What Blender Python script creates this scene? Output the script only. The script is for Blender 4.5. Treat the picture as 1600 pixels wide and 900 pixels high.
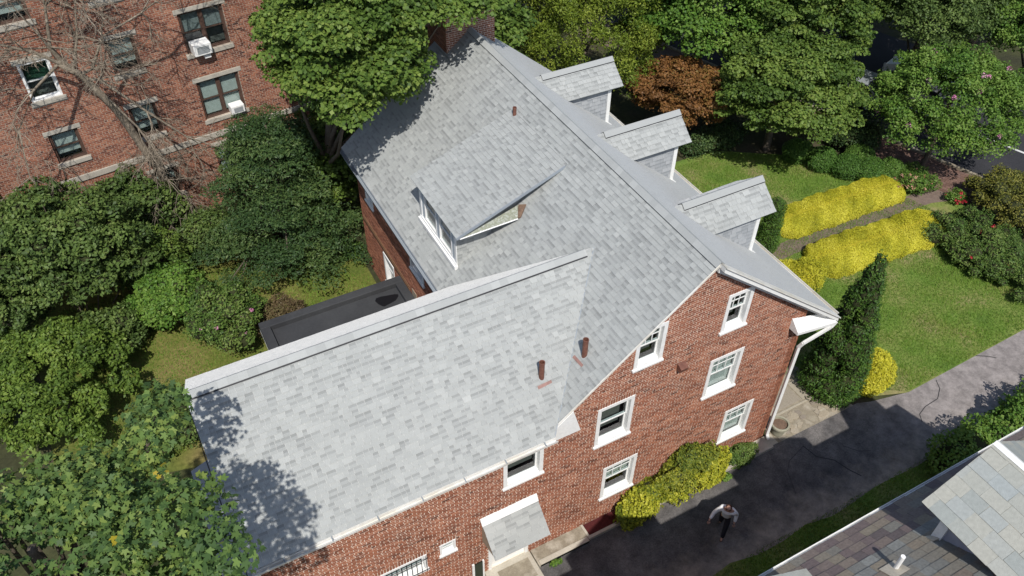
import bpy, bmesh, math, random
import numpy as np
from mathutils import Vector, Matrix, Quaternion

# ------------------------------------------------------------------ camera, sky, sun, exposure
for o in list(bpy.data.objects): bpy.data.objects.remove(o)
scene = bpy.context.scene
COL = scene.collection
CAMPOS = Vector((-16.132, -11.179, 23.883))
def make_camera():
    t, y, r = math.radians(43.681), math.radians(28.559), math.radians(0.654)
    fw = Vector((math.sin(y)*math.cos(t), math.cos(y)*math.cos(t), -math.sin(t)))
    rt = Vector((math.cos(y), -math.sin(y), 0)); up = rt.cross(fw)
    rt2 = rt*math.cos(r)+up*math.sin(r); up2 = up*math.cos(r)-rt*math.sin(r)
    cd = bpy.data.cameras.new('camera'); co = bpy.data.objects.new('camera', cd); COL.objects.link(co)
    m = Matrix((rt2, up2, -fw)).transposed().to_4x4(); m.translation = CAMPOS
    co.matrix_world = m
    cd.sensor_width = 36; cd.lens = 1298.1/1600*36; cd.clip_start = .1; cd.clip_end = 2000
    scene.camera = co
make_camera()
SUN = Vector((-.24, -.71, 1)).normalized()
w = bpy.data.worlds.new('World'); scene.world = w; w.use_nodes = True
nt = w.node_tree; bg = nt.nodes['Background']; sky = nt.nodes.new('ShaderNodeTexSky')
sky.sky_type = 'NISHITA'; sky.sun_disc = False
sky.sun_elevation = math.asin(SUN.z); sky.sun_rotation = math.atan2(SUN.x, SUN.y)
nt.links.new(sky.outputs[0], bg.inputs[0]); bg.inputs[1].default_value = .118
sl = bpy.data.lights.new('sun', 'SUN'); sl.energy = 4.4; sl.angle = math.radians(.53); sl.color = (1, .965, .91)
so = bpy.data.objects.new('sun', sl); COL.objects.link(so); so.rotation_euler = SUN.to_track_quat('Z', 'Y').to_euler(); so.location = (0, 0, 60)
vs = scene.view_settings; vs.view_transform = 'Standard'; vs.look = 'None'; vs.exposure = .06; vs.gamma = 1; vs.use_curve_mapping = False

rng = random.Random(7)
nrg = np.random.default_rng(11)
R = rng.uniform

# ------------------------------------------------------------------ materials
MATS = {}
def mat(name, cols, rough=.85, var=.12, nscale=6., nscale2=None, rnd=False, bump=0., bscale=60., spec=.3, metal=0., trans=0., detail=4., island=False, stretch=None, macro=0., mscale=.45):
    """cols: list of linear colours; picked by the per-piece random value (rnd) or by noise"""
    m = bpy.data.materials.new(name); m.use_nodes = True; n = m.node_tree.nodes; l = m.node_tree.links
    b = n['Principled BSDF']; b.inputs['Roughness'].default_value = rough; b.inputs['Metallic'].default_value = metal
    b.inputs['Specular IOR Level'].default_value = spec
    tc = n.new('ShaderNodeTexCoord'); vec = tc.outputs['Object']
    if stretch:
        mp = n.new('ShaderNodeMapping'); mp.inputs['Scale'].default_value = stretch; l.new(vec, mp.inputs[0]); vec = mp.outputs[0]
    no = n.new('ShaderNodeTexNoise'); no.inputs['Scale'].default_value = nscale; no.inputs['Detail'].default_value = detail
    l.new(vec, no.inputs['Vector'])
    ramp = n.new('ShaderNodeValToRGB'); el = ramp.color_ramp.elements
    while len(el) < len(cols): el.new(.5)
    for i, c in enumerate(cols):
        el[i].position = (i/(len(cols)-1) if len(cols) > 1 else 0) if rnd else (.3+.4*i/max(1, len(cols)-1)); el[i].color = (*c, 1)
    if len(cols) == 1: el[1].position = 1; el[1].color = (*cols[0], 1)
    if rnd:
        at = n.new('ShaderNodeAttribute'); at.attribute_name = 'rnd'; l.new(at.outputs['Fac'], ramp.inputs[0])
    else: l.new(no.outputs[0], ramp.inputs[0])
    col = ramp.outputs[0]
    if var:
        n2 = n.new('ShaderNodeTexNoise'); n2.inputs['Scale'].default_value = nscale2 or nscale*3.1; n2.inputs['Detail'].default_value = 6
        l.new(vec, n2.inputs['Vector'])
        mr = n.new('ShaderNodeMapRange'); mr.inputs[1].default_value = .25; mr.inputs[2].default_value = .75
        mr.inputs[3].default_value = 1-var; mr.inputs[4].default_value = 1+var; l.new(n2.outputs[0], mr.inputs[0])
        mx = n.new('ShaderNodeVectorMath'); mx.operation = 'SCALE'; l.new(col, mx.inputs[0]); l.new(mr.outputs[0], mx.inputs['Scale']); col = mx.outputs[0]
    if macro:
        n5 = n.new('ShaderNodeTexNoise'); n5.inputs['Scale'].default_value = mscale; n5.inputs['Detail'].default_value = 8; n5.inputs['Roughness'].default_value = .65; l.new(tc.outputs['Object'], n5.inputs['Vector'])
        m5 = n.new('ShaderNodeMapRange'); m5.inputs[1].default_value = .3; m5.inputs[2].default_value = .7; m5.inputs[3].default_value = 1-macro; m5.inputs[4].default_value = 1+macro; l.new(n5.outputs[0], m5.inputs[0])
        x5 = n.new('ShaderNodeVectorMath'); x5.operation = 'SCALE'; l.new(col, x5.inputs[0]); l.new(m5.outputs[0], x5.inputs['Scale']); col = x5.outputs[0]
    l.new(col, b.inputs['Base Color'])
    if bump:
        n3 = n.new('ShaderNodeTexNoise'); n3.inputs['Scale'].default_value = bscale; n3.inputs['Detail'].default_value = 4; l.new(vec, n3.inputs['Vector'])
        bp = n.new('ShaderNodeBump'); bp.inputs['Strength'].default_value = bump; bp.inputs['Distance'].default_value = .02
        l.new(n3.outputs[0], bp.inputs['Height']); l.new(bp.outputs[0], b.inputs['Normal'])
    if trans:
        out = n['Material Output']; tr = n.new('ShaderNodeBsdfTranslucent'); ms = n.new('ShaderNodeMixShader'); ms.inputs[0].default_value = trans
        l.new(col, tr.inputs[0]); l.new(b.outputs[0], ms.inputs[1]); l.new(tr.outputs[0], ms.inputs[2]); l.new(ms.outputs[0], out.inputs[0])
    MATS[name] = m; return m
def sheen(m, w_, r_=.4):
    b = m.node_tree.nodes['Principled BSDF']; b.inputs['Sheen Weight'].default_value = w_; b.inputs['Sheen Roughness'].default_value = r_; b.inputs['Sheen Tint'].default_value = (1, 1, 1, 1)
def glass(name, tint=(.8, .85, .85), rough=.02):
    m = bpy.data.materials.new(name); m.use_nodes = True; n = m.node_tree.nodes; l = m.node_tree.links
    out = n['Material Output']; n.remove(n['Principled BSDF'])
    t = n.new('ShaderNodeBsdfTransparent'); t.inputs[0].default_value = (*tint, 1)
    g = n.new('ShaderNodeBsdfGlossy'); g.inputs['Roughness'].default_value = rough
    f = n.new('ShaderNodeFresnel'); f.inputs[0].default_value = 1.75
    ge = n.new('ShaderNodeNewGeometry'); iv = n.new('ShaderNodeMath'); iv.operation = 'MULTIPLY_ADD'; iv.inputs[1].default_value = -1; iv.inputs[2].default_value = 1; l.new(ge.outputs['Backfacing'], iv.inputs[0])
    mu = n.new('ShaderNodeMath'); mu.operation = 'MULTIPLY'; l.new(f.outputs[0], mu.inputs[0]); l.new(iv.outputs[0], mu.inputs[1])
    mx = n.new('ShaderNodeMixShader'); l.new(mu.outputs[0], mx.inputs[0]); l.new(t.outputs[0], mx.inputs[1]); l.new(g.outputs[0], mx.inputs[2]); l.new(mx.outputs[0], out.inputs[0])
    return m
GLASS = glass('window_glass')
SH = mat('grey_shingle', [(.235, .243, .237), (.29, .299, .291), (.328, .338, .328), (.355, .365, .353), (.40, .409, .394)], .9, .09, 1.2, 55, rnd=True, macro=.07, mscale=.8, bump=.25, bscale=180)
SHP = mat('ridge_shingle', [(.325, .335, .328), (.385, .395, .386)], .9, .06, 1.2, 40, rnd=True, bump=.2, bscale=150)
SHG = mat('bright_slope_shingle', [(.325, .335, .328), (.385, .395, .386)], .9, .06, 1.2, 40, rnd=True, bump=.2, bscale=150)  # paler shingle copy; brightness of front and far slopes put into its sheen
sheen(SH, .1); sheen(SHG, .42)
SHL = mat('cheek_shingle', [(.25, .265, .28), (.32, .335, .35), (.38, .39, .40)], .9, .08, 1.2, 40, rnd=True)
DARK = mat('black_vent_plastic', [(.03, .03, .033)], .6, .1)
WHITE = mat('white_paint', [(.80, .80, .785), (.74, .735, .71)], .5, .08, 3, 14, macro=.05, mscale=1.5)
GUTTER = mat('white_gutter', [(.76, .75, .72), (.62, .58, .50)], .45, .1, 1.5, 9)
BRICK = mat('red_brick', [(.11, .05, .034), (.195, .075, .045), (.265, .104, .061), (.325, .135, .08), (.38, .18, .112)], .9, .14, 2, 40, rnd=True, macro=.16, mscale=.6, bump=.2, bscale=90)
MORTAR = mat('pale_mortar', [(.78, .67, .56), (.66, .56, .465)], .95, .12, 1.5, 20, macro=.14, mscale=.7)
ABRICK = mat('orange_brick', [(.07, .032, .026), (.16, .06, .04), (.25, .095, .058), (.32, .135, .08), (.38, .19, .125)], .9, .14, 2, 30, rnd=True, macro=.2, mscale=.5)
AMORT = mat('grey_mortar', [(.46, .385, .31), (.36, .30, .24)], .95, .12, 1.5, 14)
STONE = mat('limestone', [(.45, .42, .36), (.36, .33, .28)], .9, .12, 3, 16)
BROWNF = mat('brown_window_paint', [(.075, .045, .035), (.1, .06, .045)], .5, .15)
BLIND = mat('pale_blind', [(.72, .72, .67), (.62, .62, .57)], .8, .05)
CURT = mat('grey_curtain', [(.36, .37, .36), (.26, .27, .26)], .9, .1, 8)
GREENSH = mat('green_shade', [(.03, .085, .05)], .8, .1)
ROOMD = mat('dim_room', [(.20, .19, .17)], .95, .1)
COPPER = mat('rusty_pipe', [(.12, .05, .035), (.19, .085, .06)], .6, .2, 8)
FLASH = mat('copper_flashing', [(.34, .2, .17), (.24, .14, .12)], .55, .15, 5)
PATINA = mat('patina_flashing', [(.36, .385, .34), (.22, .23, .17), (.40, .42, .385)], .6, .25, 9)
LEAD = mat('grey_metal_edge', [(.26, .29, .32)], .45, .1)
MEMB = mat('black_membrane', [(.035, .036, .039), (.055, .057, .06)], .7, .12, .8, 12)
MEMBT = mat('membrane_patch', [(.085, .083, .08), (.07, .068, .066)], .75, .1, .8, 12)
PUDDLE = mat('wet_membrane', [(.012, .012, .014)], .15, 0)
CONC = mat('old_concrete', [(.33, .29, .22), (.24, .205, .15), (.43, .385, .31)], .95, .15, 2.2, 25, bump=.3)
CONCL = mat('pale_concrete', [(.50, .46, .38), (.40, .36, .29)], .95, .12, 2, 20)
MULCH = mat('red_mulch', [(.10, .018, .018), (.06, .012, .012)], .95, .3, 20, 60, bump=.8)
WOODB = mat('brown_wood', [(.19, .10, .055), (.14, .075, .042)], .8, .15, 6)
TAN = mat('tan_metal', [(.33, .27, .2)], .7, .1)
BARK = mat('grey_bark', [(.085, .067, .05), (.13, .105, .08)], .95, .25, 7, 25, bump=.6, bscale=25)
BARKP = mat('pale_bare_wood', [(.27, .225, .17), (.17, .14, .105), (.34, .29, .225)], .95, .25, 5, 25, bump=.6, bscale=25)
IRON = mat('black_iron', [(.02, .02, .022)], .5, .1)
SKIN = mat('skin', [(.45, .26, .19)], .6, .06)
SHIRT = mat('white_shirt', [(.78, .78, .78)], .9, .06)
TROUS = mat('dark_trousers', [(.022, .022, .027)], .9, .1)
SHOE = mat('brown_shoe', [(.06, .035, .025)], .7, .1)
HAIR = mat('short_hair', [(.09, .04, .03)], .9, .1)
TERRA = mat('weathered_pot', [(.36, .34, .26), (.26, .25, .18)], .9, .15, 8)
SOIL = mat('dry_soil', [(.13, .085, .06), (.2, .13, .09)], .95, .25, 12, 40, bump=.8)
SLATE = mat('purple_slate', [(.12, .10, .10), (.155, .122, .118), (.19, .155, .135), (.225, .195, .15), (.175, .178, .168), (.235, .24, .225)], .7, .2, 2.5, 18, rnd=True, bump=.25, bscale=40)
SLATEP = mat('pale_slate', [(.28, .30, .285), (.33, .335, .30), (.36, .355, .31), (.30, .325, .32)], .65, .1, 2.5, 14, rnd=True, bump=.2, bscale=40)
LAVP = mat('lavender_panel', [(.34, .34, .40), (.30, .30, .355)], .7, .08, 2)
ASPH = mat('street_asphalt', [(.028, .028, .033), (.04, .04, .045)], .9, .15, 1, 12)
LINE = mat('white_road_paint', [(.6, .6, .58)], .8, .15, 8)
SBRICK = mat('sidewalk_brick', [(.13, .075, .058), (.19, .115, .09), (.16, .10, .085)], .9, .15, 3, 20, rnd=True)
PATHB = mat('garden_path', [(.20, .15, .12), (.15, .11, .09)], .95, .2, 4, 25, bump=.5)
TAR = mat('crack_tar', [(.035, .033, .033)], .7, .1)
FLAG = mat('flagstone', [(.30, .25, .18), (.36, .31, .235), (.24, .205, .165), (.40, .36, .28)], .9, .15, 3, 18, rnd=True, bump=.3)
CARP = mat('silver_car_paint', [(.42, .45, .47)], .25, .02, spec=.6, metal=.4)
CARW = mat('white_car_paint', [(.7, .7, .68)], .25, .02, spec=.6)
TYRE = mat('tyre_rubber', [(.015, .015, .015)], .9, .1)
LAMP = mat('orange_lens', [(.6, .16, .03)], .3, .05)
CARGL = mat('car_glass', [(.02, .025, .03)], .08, 0, spec=.7)

def leafm(name, cols, trans=.22, rough=.55, var=.1):
    if max(cols[-1]) < .32: cols = [tuple(c*1.2 for c in q) for q in cols]
    return mat(name, cols, rough, var, .35, .8, rnd=True, trans=trans, spec=.25)
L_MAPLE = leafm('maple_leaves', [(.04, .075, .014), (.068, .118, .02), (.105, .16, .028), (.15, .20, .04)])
L_NEAR = leafm('near_maple_leaves', [(.045, .085, .026), (.072, .125, .034), (.11, .17, .04), (.17, .22, .05)])
L_YELL = leafm('yellowed_leaves', [(.32, .26, .02), (.4, .3, .03)])
L_OLIVE = leafm('olive_leaves', [(.04, .07, .018), (.065, .105, .025), (.095, .145, .034), (.14, .185, .05)])
L_LIME = leafm('lime_leaves', [(.065, .10, .011), (.105, .15, .016), (.15, .195, .022), (.21, .245, .035)])
L_BRIGHT = leafm('bright_leaves', [(.045, .10, .014), (.075, .15, .022), (.115, .195, .03), (.16, .235, .05)])
L_BROWN = leafm('bronze_leaves', [(.10, .05, .018), (.16, .075, .025), (.21, .10, .032), (.14, .105, .026)])
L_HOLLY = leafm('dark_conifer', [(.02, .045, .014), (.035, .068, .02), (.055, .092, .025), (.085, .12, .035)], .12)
L_CYP = leafm('cypress_green', [(.022, .052, .010), (.036, .082, .012), (.058, .115, .016), (.085, .145, .022)], .12)
L_GOLD = leafm('golden_foliage', [(.27, .28, .02), (.46, .44, .03), (.60, .56, .045), (.72, .67, .09)], .28)
L_AUC = leafm('aucuba_leaves', [(.10, .14, .016), (.22, .25, .022), (.36, .37, .03), (.52, .50, .05)], .25)
L_ROSE = leafm('rose_leaves', [(.04, .08, .016), (.07, .125, .024), (.11, .165, .034), (.15, .19, .05)])
L_BOX = leafm('box_leaves', [(.03, .075, .013), (.05, .115, .018), (.075, .15, .024), (.11, .185, .035)], .12)
L_DRY = leafm('dry_brown_twigs', [(.07, .05, .025), (.11, .075, .04), (.09, .085, .03), (.15, .10, .06)], .1)
L_PINK = leafm('pink_petals', [(.5, .16, .3), (.6, .28, .42), (.62, .4, .45)])
L_SALM = leafm('salmon_petals', [(.5, .2, .14), (.55, .3, .22), (.5, .36, .3)])
L_RED = leafm('red_petals', [(.42, .03, .04), (.5, .06, .07)])
L_GRASS = leafm('grass_blades', [(.065, .14, .015), (.10, .19, .02), (.145, .225, .03), (.27, .26, .09)], .2)
COREM = mat('filler_hull', [(.03, .035, .012)], 1, .2)  # darkness between the leaves put into the colour of an added hull
GCORE = mat('gold_filler_hull', [(.36, .31, .02)], 1, .2)  # gold colour for the hull added behind golden leaves

# ------------------------------------------------------------------ mesh building
WLD = {}          # world translation of parents
def attach(o, parent):
    COL.objects.link(o)
    if parent is not None:
        o.parent = parent
        o.matrix_parent_inverse = Matrix.Translation(-WLD.get(parent.name, Vector((0, 0, 0))))
    WLD[o.name] = Vector((0, 0, 0))
    return o
def tag(o, label, cat, group=None):
    o['label'] = label; o['category'] = cat
    if group: o['group'] = group
    return o
def thing(name, loc, label, cat, group=None):
    o = bpy.data.objects.new(name, None); COL.objects.link(o); o.location = loc; o.empty_display_size = .3
    WLD[o.name] = Vector(loc); return tag(o, label, cat, group)
class Fr:
    def __init__(s, O, U, V):
        s.O = Vector(O); s.U = Vector(U).normalized(); s.V = Vector(V).normalized(); s.N = s.U.cross(s.V).normalized()
    def p(s, u, v, h=0): return s.O+s.U*u+s.V*v+s.N*h
    def hp(s, P0, n):      # half plane in (u,v): the side of the world plane (P0,n) that n points to
        n = Vector(n); return (n.dot(s.U), n.dot(s.V), n.dot(s.O-Vector(P0)))
WORLD = Fr((0, 0, 0), (1, 0, 0), (0, 1, 0))
def clip(poly, hps):
    for a, b, c in hps:
        out = []; m = len(poly)
        for i in range(m):
            p, q = poly[i], poly[(i+1) % m]; dp = a*p[0]+b*p[1]+c; dq = a*q[0]+b*q[1]+c
            if dp >= 0: out.append(p)
            if (dp >= 0) != (dq >= 0):
                t = dp/(dp-dq); out.append((p[0]+t*(q[0]-p[0]), p[1]+t*(q[1]-p[1])))
        poly = out
        if len(poly) < 3: return []
    return poly
def area(poly): return .5*sum(poly[i][0]*poly[(i+1) % len(poly)][1]-poly[(i+1) % len(poly)][0]*poly[i][1] for i in range(len(poly)))
class MB:
    def __init__(s): s.v = []; s.f = []; s.r = []
    def prism(s, fr, poly, h1, h0, r=0., bottom=True):
        b = len(s.v); m = len(poly)
        hf = h1 if callable(h1) else (lambda u, v: h1)
        s.v += [tuple(fr.p(u, v, hf(u, v))) for u, v in poly]+[tuple(fr.p(u, v, h0)) for u, v in poly]
        s.f.append(tuple(range(b, b+m))); s.r.append(r)
        if bottom: s.f.append(tuple(range(b+2*m-1, b+m-1, -1))); s.r.append(r)
        for i in range(m):
            j = (i+1) % m; s.f.append((b+i, b+m+i, b+m+j, b+j)); s.r.append(r)
        return s
    def rect(s, fr, u0, u1, v0, v1, h0, h1, r=0., bottom=True): return s.prism(fr, [(u0, v0), (u1, v0), (u1, v1), (u0, v1)], h1, h0, r, bottom)
    def box(s, x0, x1, y0, y1, z0, z1, r=0.): return s.rect(WORLD, x0, x1, y0, y1, z0, z1, r)
    def poly(s, pts, r=0.):
        b = len(s.v); s.v += [tuple(p) for p in pts]; s.f.append(tuple(range(b, b+len(pts)))); s.r.append(r); return s
    def hull(s, a, b2, r=0.):     # loft between two equal rings
        b = len(s.v); m = len(a); s.v += [tuple(p) for p in a]+[tuple(p) for p in b2]
        s.f.append(tuple(range(b+m-1, b-1, -1))); s.f.append(tuple(range(b+m, b+2*m))); s.r += [r, r]
        for i in range(m):
            j = (i+1) % m; s.f.append((b+i, b+j, b+m+j, b+m+i)); s.r.append(r)
        return s
    def tube(s, pts, rad, n=6, r=0., cap=True):
        pts = [Vector(p) for p in pts]; b = len(s.v); k = len(pts)
        if not hasattr(rad, '__len__'): rad = [rad]*k
        ref = Vector((.31, .17, .93))
        for i, p in enumerate(pts):
            t = (pts[min(i+1, k-1)]-pts[max(i-1, 0)]).normalized()
            a = t.cross(ref)
            if a.length < .1: a = t.cross(Vector((1, 0, 0)))
            a.normalize(); c = t.cross(a)
            for j in range(n):
                q = 2*math.pi*j/n; s.v.append(tuple(p+(a*math.cos(q)+c*math.sin(q))*rad[i]))
        for i in range(k-1):
            for j in range(n):
                j2 = (j+1) % n; s.f.append((b+i*n+j, b+i*n+j2, b+(i+1)*n+j2, b+(i+1)*n+j)); s.r.append(r)
        if cap:
            s.f.append(tuple(b+j for j in reversed(range(n)))); s.f.append(tuple(b+(k-1)*n+j for j in range(n))); s.r += [r, r]
        return s
    def lathe(s, c, prof, n=20, r=0.):
        b = len(s.v); k = len(prof)
        for (rr, z) in prof:
            for j in range(n):
                q = 2*math.pi*j/n; s.v.append((c[0]+rr*math.cos(q), c[1]+rr*math.sin(q), c[2]+z))
        for i in range(k-1):
            for j in range(n):
                j2 = (j+1) % n; s.f.append((b+i*n+j, b+i*n+j2, b+(i+1)*n+j2, b+(i+1)*n+j)); s.r.append(r)
        return s
    def build(s, name, m, parent=None, kind=None, smooth=False, bevel=0):
        me = bpy.data.meshes.new(name); me.from_pydata(s.v, [], s.f); me.materials.append(m)
        a = me.attributes.new('rnd', 'FLOAT', 'FACE'); a.data.foreach_set('value', np.array(s.r, dtype=np.float32))
        if smooth: me.polygons.foreach_set('use_smooth', np.ones(len(me.polygons), dtype=bool))
        me.update()
        o = bpy.data.objects.new(name, me); attach(o, parent)
        if kind: o['kind'] = kind
        if bevel:
            bv = o.modifiers.new('bevel', 'BEVEL'); bv.width = bevel; bv.segments = 2; bv.limit_method = 'ANGLE'
        return o
def struct(name, mb, m): 
    o = mb.build(name, m); o['kind'] = 'structure'; return o

# ------------------------------------------------------------------ foliage (numpy)
LUMP = .24
def lumps(d, rg, amp=None, k=7):
    amp = LUMP if amp is None else amp
    s = np.zeros(len(d))
    for _ in range(k):
        f = rg.normal(size=3)*rg.uniform(1.5, 7); s += np.sin(d@f+rg.uniform(0, 6.28))
    return 1+amp*s/math.sqrt(k)
def cluster_points(clumps, n, rg, shell=.7, low=.0):
    """sample leaf positions, normals and tone over ellipsoid clumps [(cx,cy,cz,rx,ry,rz)]"""
    cl = np.array(clumps, float); wgt = (cl[:, 3]*cl[:, 4]+cl[:, 3]*cl[:, 5]+cl[:, 4]*cl[:, 5]); cnt = rg.multinomial(n, wgt/wgt.sum())
    P, N, T = [], [], []
    for c, k in zip(cl, cnt):
        if not k: continue
        d = rg.normal(size=(k, 3)); d[:, 2] = np.where((d[:, 2] < 0) & (rg.random(k) < low), -d[:, 2], d[:, 2]); d /= np.linalg.norm(d, axis=1)[:, None]
        rad = lumps(d, rg)*np.where(rg.random(k) < shell, 1-np.abs(rg.normal(size=k))*.12, rg.random(k)**.5)
        P.append(c[:3]+d*rad[:, None]*c[3:]); nn = d/c[3:]; nn /= np.linalg.norm(nn, axis=1)[:, None]; N.append(nn)
        T.append(np.clip(rg.uniform(.15, .75)+rg.normal(size=k)*.22, 0, 1))
    return np.concatenate(P), np.concatenate(N), np.concatenate(T)
SHAPES = {
 'oval': np.array([(-.5, 0, 0), (0, -.3, .1), (.55, 0, 0), (0, .3, .1)]),
 'broad': np.array([(-.45, 0, 0), (.0, -.46, .1), (.55, 0, -.05), (.0, .46, .1)]),
 'spray': np.array([(-.5, 0, 0), (.1, -.2, .05), (.6, 0, .1), (.1, .2, .05)]),
 'blade': np.array([(-.5, -.06, 0), (-.5, .06, 0), (.5, 0, .0)]),
 'maple': np.array([(r*math.cos(math.radians(a)), r*math.sin(math.radians(a)), .05-.42*r*r) for a, r in [(180, .14), (150, .24), (128, .36), (108, .40), (96, .28), (80, .42), (62, .58), (50, .46), (34, .27), (20, .42), (8, .52), (0, .64), (-8, .52), (-20, .42), (-34, .27), (-50, .46), (-62, .58), (-80, .42), (-96, .28), (-108, .40), (-128, .36), (-150, .24)]][::-1]),
}
def leaf_frames(P, N, rg, up=.6, jit=.6):
    k = len(P); n = N*.7+np.array([0, 0, up])+rg.normal(size=(k, 3))*jit; n /= np.linalg.norm(n, axis=1)[:, None]
    t = rg.normal(size=(k, 3)); t[:, 2] -= .3; t -= (t*n).sum(1)[:, None]*n; t /= np.linalg.norm(t, axis=1)[:, None]
    return t, np.cross(n, t), n
def leaf_mesh(P, frames, T, size, shape, rg, sz_var=.3):
    t, b, n = frames; S = SHAPES[shape]; k = len(P); m = len(S)
    s = size*(1+rg.uniform(-sz_var, sz_var, k))
    V = P[:, None, :]+s[:, None, None]*(S[None, :, 0, None]*t[:, None, :]+S[None, :, 1, None]*b[:, None, :]+S[None, :, 2, None]*n[:, None, :])
    me = bpy.data.meshes.new('leaves'); me.vertices.add(k*m); me.vertices.foreach_set('co', V.reshape(-1).astype(np.float32))
    me.loops.add(k*m); me.loops.foreach_set('vertex_index', np.arange(k*m, dtype=np.int32))
    me.polygons.add(k); me.polygons.foreach_set('loop_start', np.arange(0, k*m, m, dtype=np.int32))
    a = me.attributes.new('rnd', 'FLOAT', 'FACE'); a.data.foreach_set('value', np.clip(T, 0, 1).astype(np.float32))
    me.update(calc_edges=True); return me
def foliage(name, parent, clumps, n, size, shape, m, seed, up=.6, jit=.6, shell=.7, low=.45, kind=None):
    rg = np.random.default_rng(seed); P, N, T = cluster_points(clumps, n, rg, shell, low)
    P[:, 2] = np.maximum(P[:, 2], .03)
    me = leaf_mesh(P, leaf_frames(P, N, rg, up, jit), T, size, shape, rg); me.name = name; me.materials.append(m)
    o = bpy.data.objects.new(name, me); attach(o, parent)
    if kind: o['kind'] = kind
    return o
def auto_clumps(c, Rr, k, cr, rg, flat=.55, top=-.35):
    """clump ellipsoids spread through the shell of a crown ellipsoid"""
    out = []
    c = np.array(c, float); Rr = np.array(Rr, float)
    pts = []
    tries = 0
    while len(out) < k and tries < 4000:
        tries += 1
        d = rg.normal(size=3); d /= np.linalg.norm(d)
        if d[2] < top: continue
        f = rg.uniform(.35, 1.) ** .5
        p = c+d*Rr*f*(1-cr*.35/Rr.mean())
        if any(np.linalg.norm((p-q)) < cr*.62 for q in pts): continue
        pts.append(p); r = cr*rg.uniform(.55, 1.35)
        out.append((*p, r*rg.uniform(.85, 1.15), r*rg.uniform(.85, 1.15), r*flat*rg.uniform(.8, 1.2)))
    return out
def trunk_mesh(base, top, r0, clumps, rg, limbs=7, m=BARK, parent=None, name='trunk'):
    mb = MB(); base = Vector(base); top = Vector(top); mid = base.lerp(top, .5)+Vector((rg.uniform(-.2, .2), rg.uniform(-.2, .2), 0))
    mb.tube([base-Vector((0, 0, .2)), base+Vector((0, 0, .3)), mid, top], [r0*1.35, r0, r0*.7, r0*.3], 8)
    idx = rg.permutation(len(clumps))[:limbs]
    for i in idx:
        c = Vector(clumps[i][:3]); st = base.lerp(top, rg.uniform(.35, .85)); md = st.lerp(c, .5)+Vector((0, 0, -.15*(c-st).length*.5))
        mb.tube([st, md, c], [r0*.42, r0*.25, r0*.08], 5, cap=False)
    return mb.build(name, m, parent, smooth=True)
def tree(name, label, cat, base, crown, Rr, k, cr, n, size, shape, m, seed, group=None, flat=.55, top=-.35, r0=.2, bark=BARK, up=.6, jit=.6, limbs=8):
    rg = np.random.default_rng(seed); t = thing(name, base, label, cat, group)
    cl = auto_clumps(crown, Rr, k, cr, rg, flat, top)
    trunk_mesh(base, (crown[0], crown[1], crown[2]+Rr[2]*.3), r0, cl, rg, limbs, bark, t)
    foliage('crown', t, cl, n, size, shape, m, seed+1, up, jit, .8, .8)
    return t, cl
def extra_clusters(name, parent, cl, k, n, r, size, m, seed, upper=True, part='flower_cluster', shape='broad', shared=None):
    """flower heads on the outside of the crown, each a part of its own"""
    rg = np.random.default_rng(seed); P, N, T = cluster_points(cl, max(400, k*30), rg, 1., 1.)
    if upper: P = P[np.argsort(-P[:, 2]+rg.normal(size=len(P))*.9)]
    C = np.array(CAMPOS); sc = ((P-C)/np.linalg.norm(P-C, axis=1)[:, None])@np.array((0, 0, 0.)) 
    ch = P[rg.permutation(len(P)//2)[:k]]
    for q in ch:
        foliage(part, parent, [(*(q+np.array([0, 0, .08])), r*rg.uniform(.7, 1.3), r*rg.uniform(.7, 1.3), r*rg.uniform(.6, 1))], n, size, shape, m, int(rg.integers(1e6)), .5, .7)

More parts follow.
